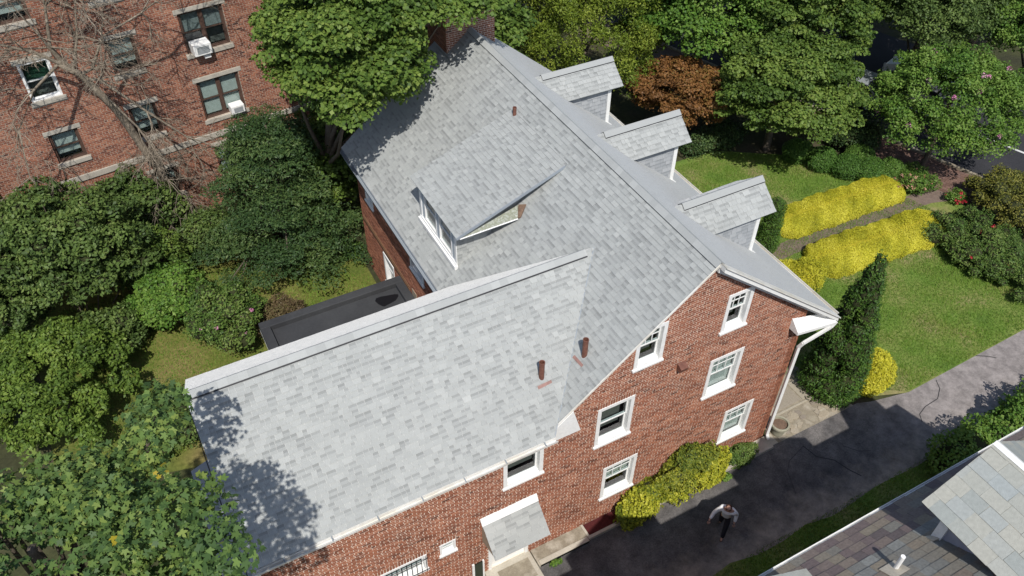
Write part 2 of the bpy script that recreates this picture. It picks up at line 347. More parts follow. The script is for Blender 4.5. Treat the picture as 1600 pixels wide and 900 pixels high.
# ================================================================== SETTING
LAWNM = mat('lawn_soil', [(.085, .145, .024), (.12, .19, .03), (.17, .20, .05), (.27, .22, .11)], .95, .3, .55, 9, bump=.6, bscale=40, detail=7)
YARDM = mat('yard_soil', [(.08, .11, .02), (.13, .14, .03), (.20, .16, .06)], .95, .3, .5, 8, bump=.6, bscale=40, detail=7)
GROUNDM = mat('dark_soil', [(.035, .036, .018), (.05, .055, .02), (.07, .055, .035)], .95, .3, .4, 6, bump=.6, bscale=30, detail=7)  # dark soil tones picked by noise
def drive_mat():
    m = mat('driveway_asphalt', [(.075, .07, .07), (.115, .107, .103), (.175, .16, .15)], .93, .3, .7, 22, bump=.5, bscale=70, detail=8)
    n = m.node_tree.nodes; l = m.node_tree.links; b = n['Principled BSDF']; src = b.inputs['Base Color'].links[0].from_socket
    tc = n.new('ShaderNodeTexCoord'); sx = n.new('ShaderNodeSeparateXYZ'); l.new(tc.outputs['Object'], sx.inputs[0])
    no = n.new('ShaderNodeTexNoise'); no.inputs['Scale'].default_value = .9; no.inputs['Detail'].default_value = 9; no.inputs['Roughness'].default_value = .68; l.new(tc.outputs['Object'], no.inputs['Vector'])
    # gravelly dusty margin along the southern edge (worn surface, follows the edge)
    ma = n.new('ShaderNodeMath'); ma.operation = 'MULTIPLY_ADD'; ma.inputs[1].default_value = 2.6; l.new(no.outputs[0], ma.inputs[0]); l.new(sx.outputs['Y'], ma.inputs[2])
    mr = n.new('ShaderNodeMapRange'); mr.inputs[1].default_value = -2.0; mr.inputs[2].default_value = -.9; mr.inputs[3].default_value = 1; mr.inputs[4].default_value = 0; l.new(ma.outputs[0], mr.inputs[0])
    mx = n.new('ShaderNodeMix'); mx.data_type = 'RGBA'; mx.inputs[7].default_value = (.30, .255, .205, 1); l.new(mr.outputs[0], mx.inputs[0]); l.new(src, mx.inputs[6]); l.new(mx.outputs[2], b.inputs['Base Color'])
    src2 = mx.outputs[2]; m2 = n.new('ShaderNodeMath'); m2.operation = 'MULTIPLY_ADD'; m2.inputs[1].default_value = 5.; l.new(no.outputs[0], m2.inputs[0]); l.new(sx.outputs['X'], m2.inputs[2])
    r2 = n.new('ShaderNodeMapRange'); r2.inputs[1].default_value = 5.5; r2.inputs[2].default_value = 9.; r2.inputs[3].default_value = 0; r2.inputs[4].default_value = .7; l.new(m2.outputs[0], r2.inputs[0])
    x2 = n.new('ShaderNodeMix'); x2.data_type = 'RGBA'; x2.inputs[7].default_value = (.32, .285, .27, 1); l.new(r2.outputs[0], x2.inputs[0]); l.new(src2, x2.inputs[6])
    n7 = n.new('ShaderNodeTexNoise'); n7.inputs['Scale'].default_value = 2.2; n7.inputs['Detail'].default_value = 14; n7.inputs['Roughness'].default_value = .78; l.new(tc.outputs['Object'], n7.inputs['Vector'])
    m7 = n.new('ShaderNodeMapRange'); m7.inputs[1].default_value = .36; m7.inputs[2].default_value = .64; m7.inputs[3].default_value = .58; m7.inputs[4].default_value = 1.28; l.new(n7.outputs[0], m7.inputs[0])
    v7 = n.new('ShaderNodeVectorMath'); v7.operation = 'SCALE'; l.new(x2.outputs[2], v7.inputs[0]); l.new(m7.outputs[0], v7.inputs['Scale']); l.new(v7.outputs[0], b.inputs['Base Color'])
    return m
DRIVE = drive_mat()
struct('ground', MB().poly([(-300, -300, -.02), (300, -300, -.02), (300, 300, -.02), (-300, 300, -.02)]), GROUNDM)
def sheet(name, pts, z, m): return struct(name, MB().poly([(x, y, z) for x, y in pts]), m)
sheet('front_lawn', [(0.2, 1.2), (4.6, -.35), (6.2, -.95), (12.8, -.78), (17, -.8), (17.2, 7), (14, 12), (9.5, 15), (1, 15)], .0, LAWNM)
sheet('back_yard', [(-22, 9), (-9.2, 6), (-9, 17), (-14, 19), (-22, 19)], .0, YARDM)
sheet('grass_verge', [(-30, -3.0), (22, -3.0), (22, -6.8), (-30, -6.8)], .0, LAWNM)
rg0 = np.random.default_rng(3)
def wob(x0, x1, y, a, k): return [(x, y+float(rg0.normal())*a) for x in np.linspace(x0, x1, k)]
sheet('driveway', wob(-30, 21, -3.4, .09, 52)+[(21, -.8), (17, -.8), (12.8, -.78), (6.2, -.93), (4.6, -.6), (4.1, -.42), (-30, -.42)], .006, DRIVE)
# street with its kerb and painted line, brick sidewalk
sd = Vector((-.305, .952, 0)); sn = Vector((.952, .305, 0)); s0 = Vector((19.4, 7.6, 0))
def sp(a, b, z): return tuple(s0+sd*a+sn*b+Vector((0, 0, z)))
struct('street', MB().poly([sp(-45, .15, .0), sp(-45, 11, .0), sp(60, 11, .0), sp(60, .15, .0)]), ASPH)
struct('street_line', MB().poly([sp(-45, 3.75, .005), sp(-45, 3.9, .005), sp(60, 3.9, .005), sp(60, 3.75, .005)]), LINE)
kb = MB(); stf = Fr(s0, sd, -sn)
for a in np.arange(-20, 45, 1.8): kb.rect(stf, a+.01, a+1.79, -.15, 0, -.05, .12, .3)
struct('kerb', kb, CONC)
walk = struct('sidewalk', MB().poly([sp(-20, -2.4, .008), sp(-20, 0, .008), sp(45, 0, .008), sp(45, -2.4, .008)]), PATHB)
mbk = MB()
for i, a in enumerate(np.arange(-6, 9, .21)):
    for j in range(11):
        b = -2.3+j*.205+(.0); mbk.rect(stf, a+(.1 if j % 2 else 0), a+.2+(.1 if j % 2 else 0), -b-.2, -b-.01, .01, .03, R(0, 1), False)
o = mbk.build('paving_brick', SBRICK, walk, 'stuff')
struct('garden_path', MB().poly([(5.2, 6.9, .01), (5.2, 7.75, .01), (11, 7.85, .01), (16.8, 7.6, .01), (17.6, 7.2, .01), (17.4, 6.3, .01), (16, 6.75, .01), (11, 7.05, .01)]), PATHB)
tarb = MB()
def tar(pts, w):
    for a, b in zip(pts[:-1], pts[1:]):
        a = Vector(a); b = Vector(b); t = (b-a).normalized(); q = Vector((-t.y, t.x))*w
        tarb.poly([(a-q).to_tuple()+(.0105,), (b-q).to_tuple()+(.0105,), (b+q).to_tuple()+(.0105,), (a+q).to_tuple()+(.0105,)])
tar([(7.55, -1.0), (7.35, -1.35), (6.9, -1.65), (6.2, -1.7), (5.75, -1.85), (5.55, -2.15)], .015)
tar([(1.05, -.95), (1.15, -1.5), (1.6, -1.9), (1.75, -2.4), (1.95, -2.8)], .02)
tar([(1.05, -.95), (.2, -1.2), (-.15, -1.5), (-.5, -2.3)], .008)
tar([(9.9, -.85), (10.3, -1.1), (10.5, -1.3)], .02)
tar([(2.3, -1.6), (2.6, -2.0), (3.0, -2.2)], .01)
struct('driveway_crack_seal', tarb, TAR)
# apron along the house: concrete walk, mulch beds, low kerb
ap = MB(); ap.box(-9.3, -7.48, -.60, -.003, -.02, .10); struct('concrete_walk', ap, CONC)
ap = MB(); ap.box(-16.9, -10.9, -.60, -.003, -.02, .09); struct('rear_concrete_walk', ap, CONC)
ap = MB(); ap.box(-7.40, -1.35, -.44, -.003, -.02, .06); struct('mulch_bed', ap, MULCH)
ap = MB()
for x0, x1 in ((-16.9, -10.95), (-9.25, -7.5), (-7.4, -5.2), (-5.19, -3.0), (-2.99, -1.4), (-1.2, .05)): ap.box(x0, x1, -.60 if x0 < -7.45 else -.54, -.49 if x0 < -7.45 and False else -.445, -.02, .135)
ap.box(-7.478, -7.402, -.54, -.003, -.02, .13)
struct('edging_kerb', ap, CONCL)
ap = MB(); ap.box(-1.34, .35, -.44, -.003, -.02, .045); struct('corner_slab', ap, CONCL)
# flagstone terrace at the front corner
fl = struct('flagstone_terrace', MB().prism(WORLD, [(.36, -.44), (3.9, -.44), (3.2, 2.6), (.36, 2.6)], .02, -.02), CONC)
def flag(pts, h, r): MB().prism(WORLD, pts, h, .0, r).build('flagstone', FLAG, fl, bevel=.008)
x = .4
for (x0, x1, y0, y1) in ((.4, 1.25, .62, 1.5), (1.3, 2.4, .62, 1.5), (.4, 1.6, 1.55, 2.5), (1.65, 2.7, 1.55, 2.5), (2.45, 3.1, .62, 1.5)):
    flag([(x0+R(0, .03), y0), (x1, y0+R(0, .03)), (x1-R(0, .03), y1), (x0, y1-R(0, .03))], .045, R(0, 1))
flag([(.42, .45), (2.9, .50), (2.9, .57), (.42, .54)], .05, .95)
for _ in range(38):
    cx, cy, rr = R(.55, 3.3), R(-.36, .38), R(.09, .2)
    a0 = R(0, 6); k = rng.randint(5, 7)
    flag([(cx+rr*R(.75, 1.15)*math.cos(a0+i*6.283/k), max(-.42, min(.43, cy+rr*.75*R(.75, 1.15)*math.sin(a0+i*6.283/k)))) for i in range(k)], R(.035, .06), R(0, 1))

# ================================================================== generic house helpers
def shingle_list(fr, u0, u1, v1, hps, e=.142, wmin=.10, wmax=.25, t=.019, seed=1):
    rr = random.Random(seed); out = []; row = 0; v = 0
    while v < v1-.01:
        u = u0-rr.uniform(0, wmax); tone = rr.uniform(-.06, .06)
        while u < u1:
            wd = rr.uniform(wmin, wmax); ve = min(v+e, v1)
            poly = clip([(max(u, u0), v), (min(u+wd-.004, u1), v), (min(u+wd-.004, u1), ve), (max(u, u0), ve)], hps) if u+wd > u0+.01 else []
            if len(poly) >= 3 and area(poly) > 1e-4:
                hi = rr.random() < .55; th = t*(rr.uniform(1., 1.2) if hi else .5); r = min(1, max(0, (.70 if hi else .50)+tone*.7+rr.gauss(0, .09)))
                out.append((poly, v, th, r))
            u += wd
        v += e
    return out
def add_shingle(mb, fr, s, e=.142, band=.55):
    poly, v0, th, r = s
    if th < .0105 and th > .0085 and band:
        vm = v0+e*band; up_ = clip(poly, [(0, 1, -vm)]); lo_ = clip(poly, [(0, -1, vm)])
        for q, rq in ((up_, r-.32), (lo_, r)):
            if len(q) >= 3: mb.prism(fr, q, lambda u, v: .003+(th-.001)*(1-min(1, (v-v0)/e)), -.004, max(0, rq), False)
        return
    mb.prism(fr, poly, lambda u, v: .003+(th-.001)*(1-min(1, (v-v0)/e)), -.004, r, False)
def shingles(name, fr, u0, u1, v1, hps, m, parent, seed, singles=0, **kw):
    L = shingle_list(fr, u0, u1, v1, hps, seed=seed, **kw); e = kw.get('e', .142)
    if singles:
        def dist(s):
            c = fr.p(sum(p[0] for p in s[0])/len(s[0]), sum(p[1] for p in s[0])/len(s[0])); return (c-CAMPOS).length-(2. if area(s[0]) > .025 else 0)
        L.sort(key=dist)
        for s in L[:singles]:
            mb = MB(); add_shingle(mb, fr, s, e); mb.build('shingle', m, parent)
        L = L[singles:]
    mb = MB()
    for s in L: add_shingle(mb, fr, s, e)
    return mb.build(name, m, parent, 'stuff')
def brick_field(name, fr, u0, u1, v0, v1, hps, holes, m, parent, seed, bl=.235, bh=.08, jt=.02, proud=.009, soldiers=(), dark=()):
    rr = random.Random(seed); mb = MB(); row = 0; v = v0
    allh = list(holes)+list(soldiers)
    while v < v1-.02:
        head = (row % 6 == 5); L = bl/2 if head else bl; off = (0 if row % 2 else L/2) + (L*.25 if head else 0)
        blk = [(a, b) for a, b, c, d in allh if c < v+bh-.008 and d > v+.008]
        shade = -.16 if any(c <= v < d for c, d in dark) else 0
        u = u0-off
        while u < u1:
            segs = [(max(u, u0), min(u+L-jt, u1))]
            for a, b in blk:
                ns = []
                for s, t in segs:
                    if b <= s or a >= t: ns.append((s, t)); continue
                    if a > s: ns.append((s, a))
                    if b < t: ns.append((b, t))
                segs = ns
            for s, t in segs:
                if t-s < .02: continue
                poly = [(s, v), (t, v), (t, v+bh-jt), (s, v+bh-jt)]
                if any(a*p[0]+b*p[1]+c < 0 for a, b, c in hps for p in poly): poly = clip(poly, hps)
                if len(poly) >= 3: mb.prism(fr, poly, proud+rr.uniform(-.003, .003), -.001, min(1, max(0, .52+shade+rr.gauss(0, .2))), False)
            u += L
        v += bh; row += 1
    for a, b, c, d in soldiers:
        u = a; k = max(1, round((b-a)/.083)); st = (b-a)/k
        for i in range(k):
            q = clip([(a+i*st, c+.004), (a+(i+1)*st-.02, c+.004), (a+(i+1)*st-.02, d-.02), (a+i*st, d-.02)], hps)
            if len(q) >= 3: mb.prism(fr, q, proud+.004+rr.uniform(-.002, .003), -.001, min(1, max(0, .5+rr.gauss(0, .16))), False)
    return mb.build(name, m, parent, 'stuff')
def wall_cells(name, fr, u0, u1, v0, v1, hps, holes, m, parent, th=.25):
    us = sorted({u0, u1, *[h[0] for h in holes], *[h[1] for h in holes]}); vv = sorted({v0, v1, *[h[2] for h in holes], *[h[3] for h in holes]})
    us = [u for u in us if u0 <= u <= u1]; vv = [v for v in vv if v0 <= v <= v1]; mb = MB()
    for a, b in zip(us[:-1], us[1:]):
        for c, d in zip(vv[:-1], vv[1:]):
            mu, mv = (a+b)/2, (c+d)/2
            if any(h[0] < mu < h[1] and h[2] < mv < h[3] for h in holes): continue
            poly = clip([(a, c), (b, c), (b, d), (a, d)], hps)
            if len(poly) >= 3: mb.prism(fr, poly, 0, -th)
    return mb.build(name, m, parent)
def window(parent, fr, u1, u2, v1, v2, cw=.11, rec=.19, lites=(3, 2), low=(1, 1), m=WHITE, cover=None, cm=BLIND, split=.5, proud=.03, sill=True, sillm=None, label=None, double=False, hps=()):
    class MB(globals()['MB']):
        def prism(s, fr, poly, *a, **k):
            q = clip(poly, hps) if hps else poly
            return globals()['MB'].prism(s, fr, q, *a, **k) if len(q) >= 3 else s
        def build(s, *a, **k): return globals()['MB'].build(s, *a, **k) if s.f else None
    mb = MB(); sv = .075 if sill else 0
    mb.rect(fr, u1, u1+cw, v1+sv, v2, -rec, proud); mb.rect(fr, u2-cw, u2, v1+sv, v2, -rec, proud)
    mb.rect(fr, u1+cw, u2-cw, v2-cw, v2, -rec, proud-.003); mb.rect(fr, u1+cw, u2-cw, v1+sv, v1+sv+cw*.55, -rec, proud-.006)
    if double: mb.rect(fr, (u1+u2)/2-.05, (u1+u2)/2+.05, v1+sv+cw*.55, v2-cw, -rec, proud-.05)
    wn = mb.build('window', m, parent, bevel=.004)
    if label: wn['label'] = label
    if sill:
        MB().rect(fr, u1-.035, u2+.035, v1, v1+sv-.002, -rec, proud+.045).build('sill', sillm or m, wn, bevel=.005)
    halves = [(u1+cw, (u1+u2)/2-.05), ((u1+u2)/2+.05, u2-cw)] if double else [(u1+cw, u2-cw)]
    for a, b in halves:
        c, d = v1+sv+cw*.55, v2-cw; mid = c+(d-c)*split; st = .042
        for nm, (p, q, h), g in (('upper_sash', (mid-.02, d, -rec+.06), lites), ('lower_sash', (c, mid+.02, -rec+.015), low)):
            s = MB(); s.rect(fr, a, a+st, p, q, h, h+.035); s.rect(fr, b-st, b, p, q, h, h+.035)
            s.rect(fr, a+st, b-st, p, p+st, h, h+.034); s.rect(fr, a+st, b-st, q-st, q, h, h+.034)
            gx, gy = g; ew = (b-a-2*st)/gx; eh = (q-p-2*st)/gy
            for i in range(1, gx): s.rect(fr, a+st+i*ew-.011, a+st+i*ew+.011, p+st, q-st, h+.004, h+.03)
            for i in range(1, gy): s.rect(fr, a+st, b-st, p+st+i*eh-.011, p+st+i*eh+.011, h+.005, h+.029)
            s.build(nm, m, wn)
            for i in range(gx):
                for j in range(gy):
                    MB().rect(fr, a+st+i*ew+.002, a+st+(i+1)*ew-.002, p+st+j*eh+.002, p+st+(j+1)*eh-.002, h+.012, h+.018).build('pane', GLASS, wn)
        if cover:
            top = d-.01; bot = c+(d-c)*(1-cover); bl = MB(); v = bot
            bl.rect(fr, a+.01, b-.01, bot, top, -rec-.05, -rec-.035)
            bl.build('blind', cm, wn)
        MB().rect(fr, a-.05, b+.05, c-.05, d+.05, -rec-.32, -rec-.29).build('room_wall', ROOMD, wn)
    return wn

# ================================================================== THE BRICK HOUSE
XR, ZR, XF, ZF, XB, ZB, YF, OV = -4.223, 10.105, 1.231, 5.745, -9.238, 5.91, 15.143, .135
YW, ZW, YN, ZN, XL, YE = 3.084, 8.791, -.365, 6.172, -16.962, 6.05
house = thing('brick_house', (-6, 5, 0), 'large red brick house with light grey shingle roof, white trim and dormers', 'house')
F_rear = Fr((XB, YF, ZB), (0, -1, 0), (XR-XB, 0, ZR-ZB)); LR = math.hypot(XR-XB, ZR-ZB)
F_front = Fr((XF, -OV, ZF), (0, 1, 0), (XR-XF, 0, ZR-ZF)); LF = math.hypot(XR-XF, ZR-ZF)
F_wn = Fr((XL, YN, ZN), (1, 0, 0), (0, YW-YN, ZW-ZN)); LW = math.hypot(YW-YN, ZW-ZN)
F_wf = Fr((-4, YE, ZN), (-1, 0, 0), (0, YW-YE, ZW-ZN)); LWF = math.hypot(YW-YE, ZW-ZN)
P_rear, N_rear = (XB, 0, ZB), tuple(F_rear.N)
FG = Fr((0, 0, 0), (1, 0, 0), (0, 0, 1))                    # gable and wing wall, facing the driveway
LT = YF+OV
# --- walls
rs = (ZR-ZB)/(XR-XB); fs = (ZR-ZF)/(XR-XF)
off = .10
gable_hps = [(rs, -1, ZB-rs*XB-off), (fs, -1, ZF-fs*XF-off)]       # z below both slopes
wing_h = [(0, -1, ZN+.12)]
WINS = {'a': (-3.473, -2.578, 7.03, 8.542), 'b': (-6.373, -5.441, 7.03, 8.542), 'c': (-3.53, -2.295, 4.207, 5.953), 'd': (-7.349, -6.141, 4.207, 5.953),
        'e': (-2.284, -1.12, 1.159, 2.866), 'g': (-6.872, -5.651, 1.159, 2.866), 'h': (-10.254, -9.024, 4.19, 5.95), 's': (-12.25, -11.76, 2.26, 2.85), 'bar': (-14.2, -12.65, 1.95, 2.76)}
door = (-10.75, -9.4, .16, 2.3)
holes = list(WINS.values())+[door]
BH = .08
sold = [(a-.02, b+.02, d, math.ceil((d+.17)/BH)*BH) for k, (a, b, c, d) in WINS.items() if k not in 'h'] + [(a-.02, b+.02, math.floor((c-.07)/BH)*BH, c) for k, (a, b, c, d) in WINS.items()]
main_h = [h for h in holes if h[0] > -8.91]; wing_hl = [h for h in holes if h[0] < -8.91]
gw = wall_cells('gable_wall', FG, -8.9, 0, -.1, 10.1, gable_hps, main_h, MORTAR, house)
brick_field('brick', FG, -8.9, 0, 0, 10.0, gable_hps, main_h, BRICK, gw, 5, soldiers=[s for s in sold if s[0] > -8.95], dark=((3.38, 3.58), (.0, .14)))
ww = wall_cells('wing_wall', FG, -16.75, -8.9, -.1, 6.29, wing_h, wing_hl, MORTAR, house)
brick_field('brick', FG, -16.75, -8.9, 0, 6.25, wing_h, wing_hl, BRICK, ww, 6, soldiers=[s for s in sold if s[0] < -8.95], dark=((3.38, 3.58),))
# rear wall of the main block (faces the yard), far gable, front wall, wing end walls
FRW = Fr((-8.85, 15.0, 0), (0, -1, 0), (0, 0, 1))
rw_holes = [(2.2, 3.3, .75, 2.35), (.9, 1.7, 4.0, 5.3), (5.3, 6.5, 4.0, 5.3)]
rw = wall_cells('rear_wall', FRW, 0, 9.0, -.1, 6.1, [], rw_holes, MORTAR, house)
brick_field('brick', FRW, 0, 9.0, 0, 6.05, [], rw_holes, BRICK, rw, 8)
for i, hh in enumerate(rw_holes): window(rw, FRW, *hh, cw=.12, lites=(1, 1), cover=.5)
MB().rect(FRW, .2, 5.0, 2.62, 2.72, 0.012, .06).build('wooden_ledge', WOODB, rw)
MB().rect(FRW, .2, 5.0, 2.76, 2.80, 0.012, .05).build('wooden_ledge', WOODB, rw)
FFG = Fr((0, 15.0, 0), (-1, 0, 0), (0, 0, 1))
fg_h = [(-rs, -1, ZB-rs*XB-off), (-fs, -1, ZF-fs*XF-off)]
fgw = wall_cells('far_gable_wall', FFG, 0, 8.85, -.1, 10.1, fg_h, [], MORTAR, house)
brick_field('brick', FFG, 0, 8.85, 0, 10, fg_h, [], BRICK, fgw, 9, bl=.47, bh=.16)
FFW = Fr((0, 0, 0), (0, 1, 0), (0, 0, 1))
ffh = [(1.2, 2.3, .9, 2.6), (3.2, 4.3, .9, 2.6), (9.5, 10.6, .9, 2.6), (12, 13.1, .9, 2.6), (6.7, 7.8, .15, 2.5)]
fw_ = wall_cells('front_wall', FFW, 0, 15.0, -.1, 6.6, [], ffh, MORTAR, house)
brick_field('brick', FFW, 0, 15.0, 0, 6.6, [], ffh, BRICK, fw_, 10)
for hh in ffh[:4]: window(fw_, FFW, *hh, cover=.4)
window(fw_, FFW, *ffh[4], lites=(2, 2))
for nm, fr, u in (('wing_end_wall', Fr((-16.75, 5.72, 0), (0, -1, 0), (0, 0, 1)), 5.72),):
    k = (ZW-ZN)/(YW-YN); kf = (ZW-ZN)/(YE-YW)
    hps = [(-k, -1, ZN-k*(YN-5.72)-.1), (kf, -1, ZN+kf*(YE-5.72)-.1)]
    wwe = wall_cells(nm, fr, 0, u, -.1, 9, hps, [(2.4, 3.4, 4.2, 5.6)], MORTAR, house); brick_field('brick', fr, 0, u, 0, 9, hps, [(2.4, 3.4, 4.2, 5.6)], BRICK, wwe, 12)
    window(wwe, fr, 2.4, 3.4, 4.2, 5.6, cover=.4)
FWF = Fr((-8.9, 5.72, 0), (-1, 0, 0), (0, 0, 1))
wfw = wall_cells('wing_far_wall', FWF, 0, 7.85, -.1, 6.35, [], [], MORTAR, house); brick_field('brick', FWF, 0, 7.85, 0, 6.3, [], [], BRICK, wfw, 13)
# --- windows on the driveway side
for k, lab in (('a', 'attic window under the gable peak'), ('b', 'attic window cut by the roof slope'), ('c', None), ('d', 'window with one large pane above and below'), ('e', None), ('g', None), ('h', 'window tucked under the wing eave')):
    window(gw if k != 'h' else ww, FG, *WINS[k], cw=.12, lites=(1, 1) if k == 'd' else ((3, 1) if k == 'h' else (3, 2)), split=.5 if k != 'h' else .62,
           cover={'a': .0, 'b': .4, 'c': 1., 'd': .0, 'e': .97, 'g': .6, 'h': .62}[k] or None, cm=CURT if k in 'b' else BLIND, label=lab, hps=[(rs, -1, ZB-rs*XB-.02)] if k == 'b' else ())
window(ww, FG, *WINS['s'], cw=.06, rec=.12, lites=(1, 1), split=.5, cover=.6, label='tiny louvred window')
bw = window(ww, FG, *WINS['bar'], cw=.09, rec=.14, lites=(2, 1), split=.45, cover=.3, label='barred window')
a, b, c, d = WINS['bar']
for i in range(11): MB().tube([FG.p(a+.05+i*(b-a-.1)/10, c+.02, .10), FG.p(a+.05+i*(b-a-.1)/10, d+.02, .10)], .010, 5).build('window_bar', IRON, bw)
for v in (c+.12, d-.1): MB().tube([FG.p(a-.02, v, .10), FG.p(b+.02, v, .10)], .010, 5).build('window_bar', IRON, bw)
# --- roof
def roof_slab(name, fr, u0, u1, v1, hps, m=WHITE, th=.10):
    return MB().prism(fr, clip([(u0, 0), (u1, 0), (u1, v1), (u0, v1)], hps), 0, -th).build(name, m, house)
CH_X0, CH_X1, CH_Y0 = -5.17, -3.25, 14.05
DRIP = mat('roof_deck_edge', [(.72, .72, .70)], .5, .05)
rr_ = roof_slab('rear_roof_slope', F_rear, 0, LT, LR, [], DRIP); shingles('shingle', F_rear, 0, LT, LR, [], SH, rr_, 21)
rf_ = roof_slab('front_roof_slope', F_front, 0, LT, LF, [], DRIP); shingles('shingle', F_front, 0, LT, LF, [], SHG, rf_, 22, t=.006)
wn_hp = [F_wn.hp(P_rear, N_rear)]; wf_hp = [F_wf.hp(P_rear, N_rear)]
rwn = roof_slab('wing_roof_slope', F_wn, 0, 12, LW, wn_hp, DRIP); shingles('shingle', F_wn, 0, 12, LW, wn_hp, SH, rwn, 23, singles=300)
rwf = roof_slab('wing_far_roof_slope', F_wf, 0, -4-XL, LWF, wf_hp, DRIP); shingles('shingle', F_wf, 0, -4-XL, LWF, wf_hp, SHG, rwf, 24, t=.005)
def ridge(parent, A, B, fa, fb, seed, half=.155, piece=.24, lift=.03, vent=.012):
    """row of cap shingles over a ridge vent; fa/fb: unit downslope vectors of the two slopes"""
    A, B = Vector(A), Vector(B); d = (B-A).normalized(); L = (B-A).length; fa, fb = Vector(fa), Vector(fb); rr = random.Random(seed)
    na = d.cross(fa); na = na if na.z > 0 else -na; nb = d.cross(fb); nb = nb if nb.z > 0 else -nb
    if vent:
        for f, n in ((fa, na), (fb, nb)):
            mb = MB(); mb.hull([A+f*.0+n*.012, A+f*(half+vent)+n*.0, A+f*(half+vent)+n*lift, A+n*(lift+.004)], [B+f*.0+n*.012, B+f*(half+vent)+n*.0, B+f*(half+vent)+n*lift, B+n*(lift+.004)])
            mb.build('ridge_vent', DARK, parent)
    k = int(L/piece)
    for i in range(k+1):
        a, b = i*piece-.02, min(L, (i+1)*piece+.02)
        if b-a < .05: break
        mb = MB(); e1 = lift+.002; e2 = lift+.014; r = rr.uniform(0, 1)
        top = Vector((0, 0, 1))
        def ring(s, e): P = A+d*s; return [P+fa*half+na*e, P+top*(e*1.15+.012), P+fb*half+nb*e, P+fb*half+nb*(e-.01), P+top*(e*1.15), P+fa*half+na*(e-.01)]
        mb.hull(ring(a, e1+.006), ring(b, e2)); mb.r = [r]*len(mb.f); mb.build('ridge_cap', SHP, parent)
ridge(rr_, (XR, -OV, ZR), (XR, CH_Y0, ZR), -F_rear.V, -F_front.V, 31)
wx = XB+(ZW-ZB)/rs
ridge(rwn, (XL, YW, ZW), (wx-.3, YW, ZW), -F_wn.V, -F_wf.V, 32, vent=.04)
# valley metal between wing and main roof
def valley(A, B, parent):
    A, B = Vector(A), Vector(B); n = (F_rear.N+F_wn.N).normalized()*.012; d = (B-A).normalized(); s = d.cross(n.normalized())*.012
    MB().hull([A-s+n*.5, A+s+n*.5, A+s+n*1.6, A-s+n*1.6], [B-s+n*.5, B+s+n*.5, B+s+n*1.6, B-s+n*1.6]).build('valley_flashing', LEAD, parent)
def xr(z): return XB+(z-ZB)/rs
valley((xr(ZN), YN, ZN), (xr(ZW), YW, ZW), rwn)
# --- chimney
ch = MB().box(CH_X0, CH_X1, CH_Y0, 15.75, 0, 10.7).build('chimney', MORTAR, house)
for fr, L in ((Fr((CH_X0, CH_Y0, 8.6), (1, 0, 0), (0, 0, 1)), CH_X1-CH_X0), (Fr((CH_X0, 15.75, 8.6), (0, -1, 0), (0, 0, 1)), 1.7), (Fr((CH_X1, CH_Y0, 8.6), (0, 1, 0), (0, 0, 1)), 1.7)):
    brick_field('brick', fr, 0, L, 0, 2.1, [], [], BRICK, ch, 15)
MB().box(CH_X0-.08, CH_X1+.08, CH_Y0-.08, 15.83, 10.7, 10.8).build('chimney_cap', CONCL, ch)
# --- gutters, trims, cornice returns, downspout
def gutter(A, B, out, parent, m=GUTTER, w_=.13, hgt=.11):
    A, B, out = Vector(A), Vector(B), Vector(out); z = Vector((0, 0, 1))
    def ring(P): return [P, P-z*hgt, P+out*w_*.75-z*hgt, P+out*w_, P+out*w_-z*.0+z*.01, P+out*(w_-.015)+z*.01, P+out*(w_-.02)-z*(hgt-.02), P+out*.015-z*(hgt-.02), P+out*.015]
    g = MB().hull(ring(A), ring(B)).build('gutter', m, parent)
    return g
g1 = gutter((XL+.1, YN-.005, ZN-.02), (xr(ZN)+.02, YN-.005, ZN-.02), (0, -1, 0), house)
for i in range(7):
    x = XL+.8+i*1.15; MB().box(x, x+.025, YN-.14, YN-.002, ZN-.008, ZN+.006).build('gutter_strap', LEAD, g1)
gutter((XB-.005, YE-.1, ZB-.02), (XB-.005, YF, ZB-.02), (-1, 0, 0), house, LEAD, .14)
gutter((XF+.005, -OV, ZF-.02), (XF+.005, YF, ZF-.02), (1, 0, 0), house)
MB().box(XL+.15, xr(ZN), YN+.02, -.002, ZN-.17, ZN-.07).build('soffit', WHITE, house)
# front rake cornice on the gable (projecting board with shadow), rear return triangle, front return box
ck = MB()
def rake(x0, x1, dz0, dz1, y0, y1, m, name):
    sl = lambda x: ZF+(x-XF)*fs
    MB().hull([(x0, y1, sl(x0)-dz0), (x0, y0, sl(x0)-dz0), (x0, y0, sl(x0)-dz1), (x0, y1, sl(x0)-dz1)], [(x1, y1, sl(x1)-dz0), (x1, y0, sl(x1)-dz0), (x1, y0, sl(x1)-dz1), (x1, y1, sl(x1)-dz1)]).build(name, m, house)
rake(XR+.03, XF-.04, .012, .17, -.002, -OV-.17, WHITE, 'rake_cornice')
rake(XR+.03, XF-.02, .005, -.03, -OV+.02, -OV-.22, GUTTER, 'rake_drip_edge')
rake(XR+.03, XF-.2, .18, .32, -.002, -.11, WHITE, 'rake_frieze')
rl = lambda x: ZB+(x-XB)*rs
MB().hull([(XR, -OV-.012, ZR-.02), (XR, -OV+.01, ZR-.02), (XR, -OV+.01, ZR-.10), (XR, -OV-.012, ZR-.10)], [(XB, -OV-.012, ZB-.02), (XB, -OV+.01, ZB-.02), (XB, -OV+.01, ZB-.1), (XB, -OV-.012, ZB-.1)]).build('rake_drip_edge', GUTTER, house)
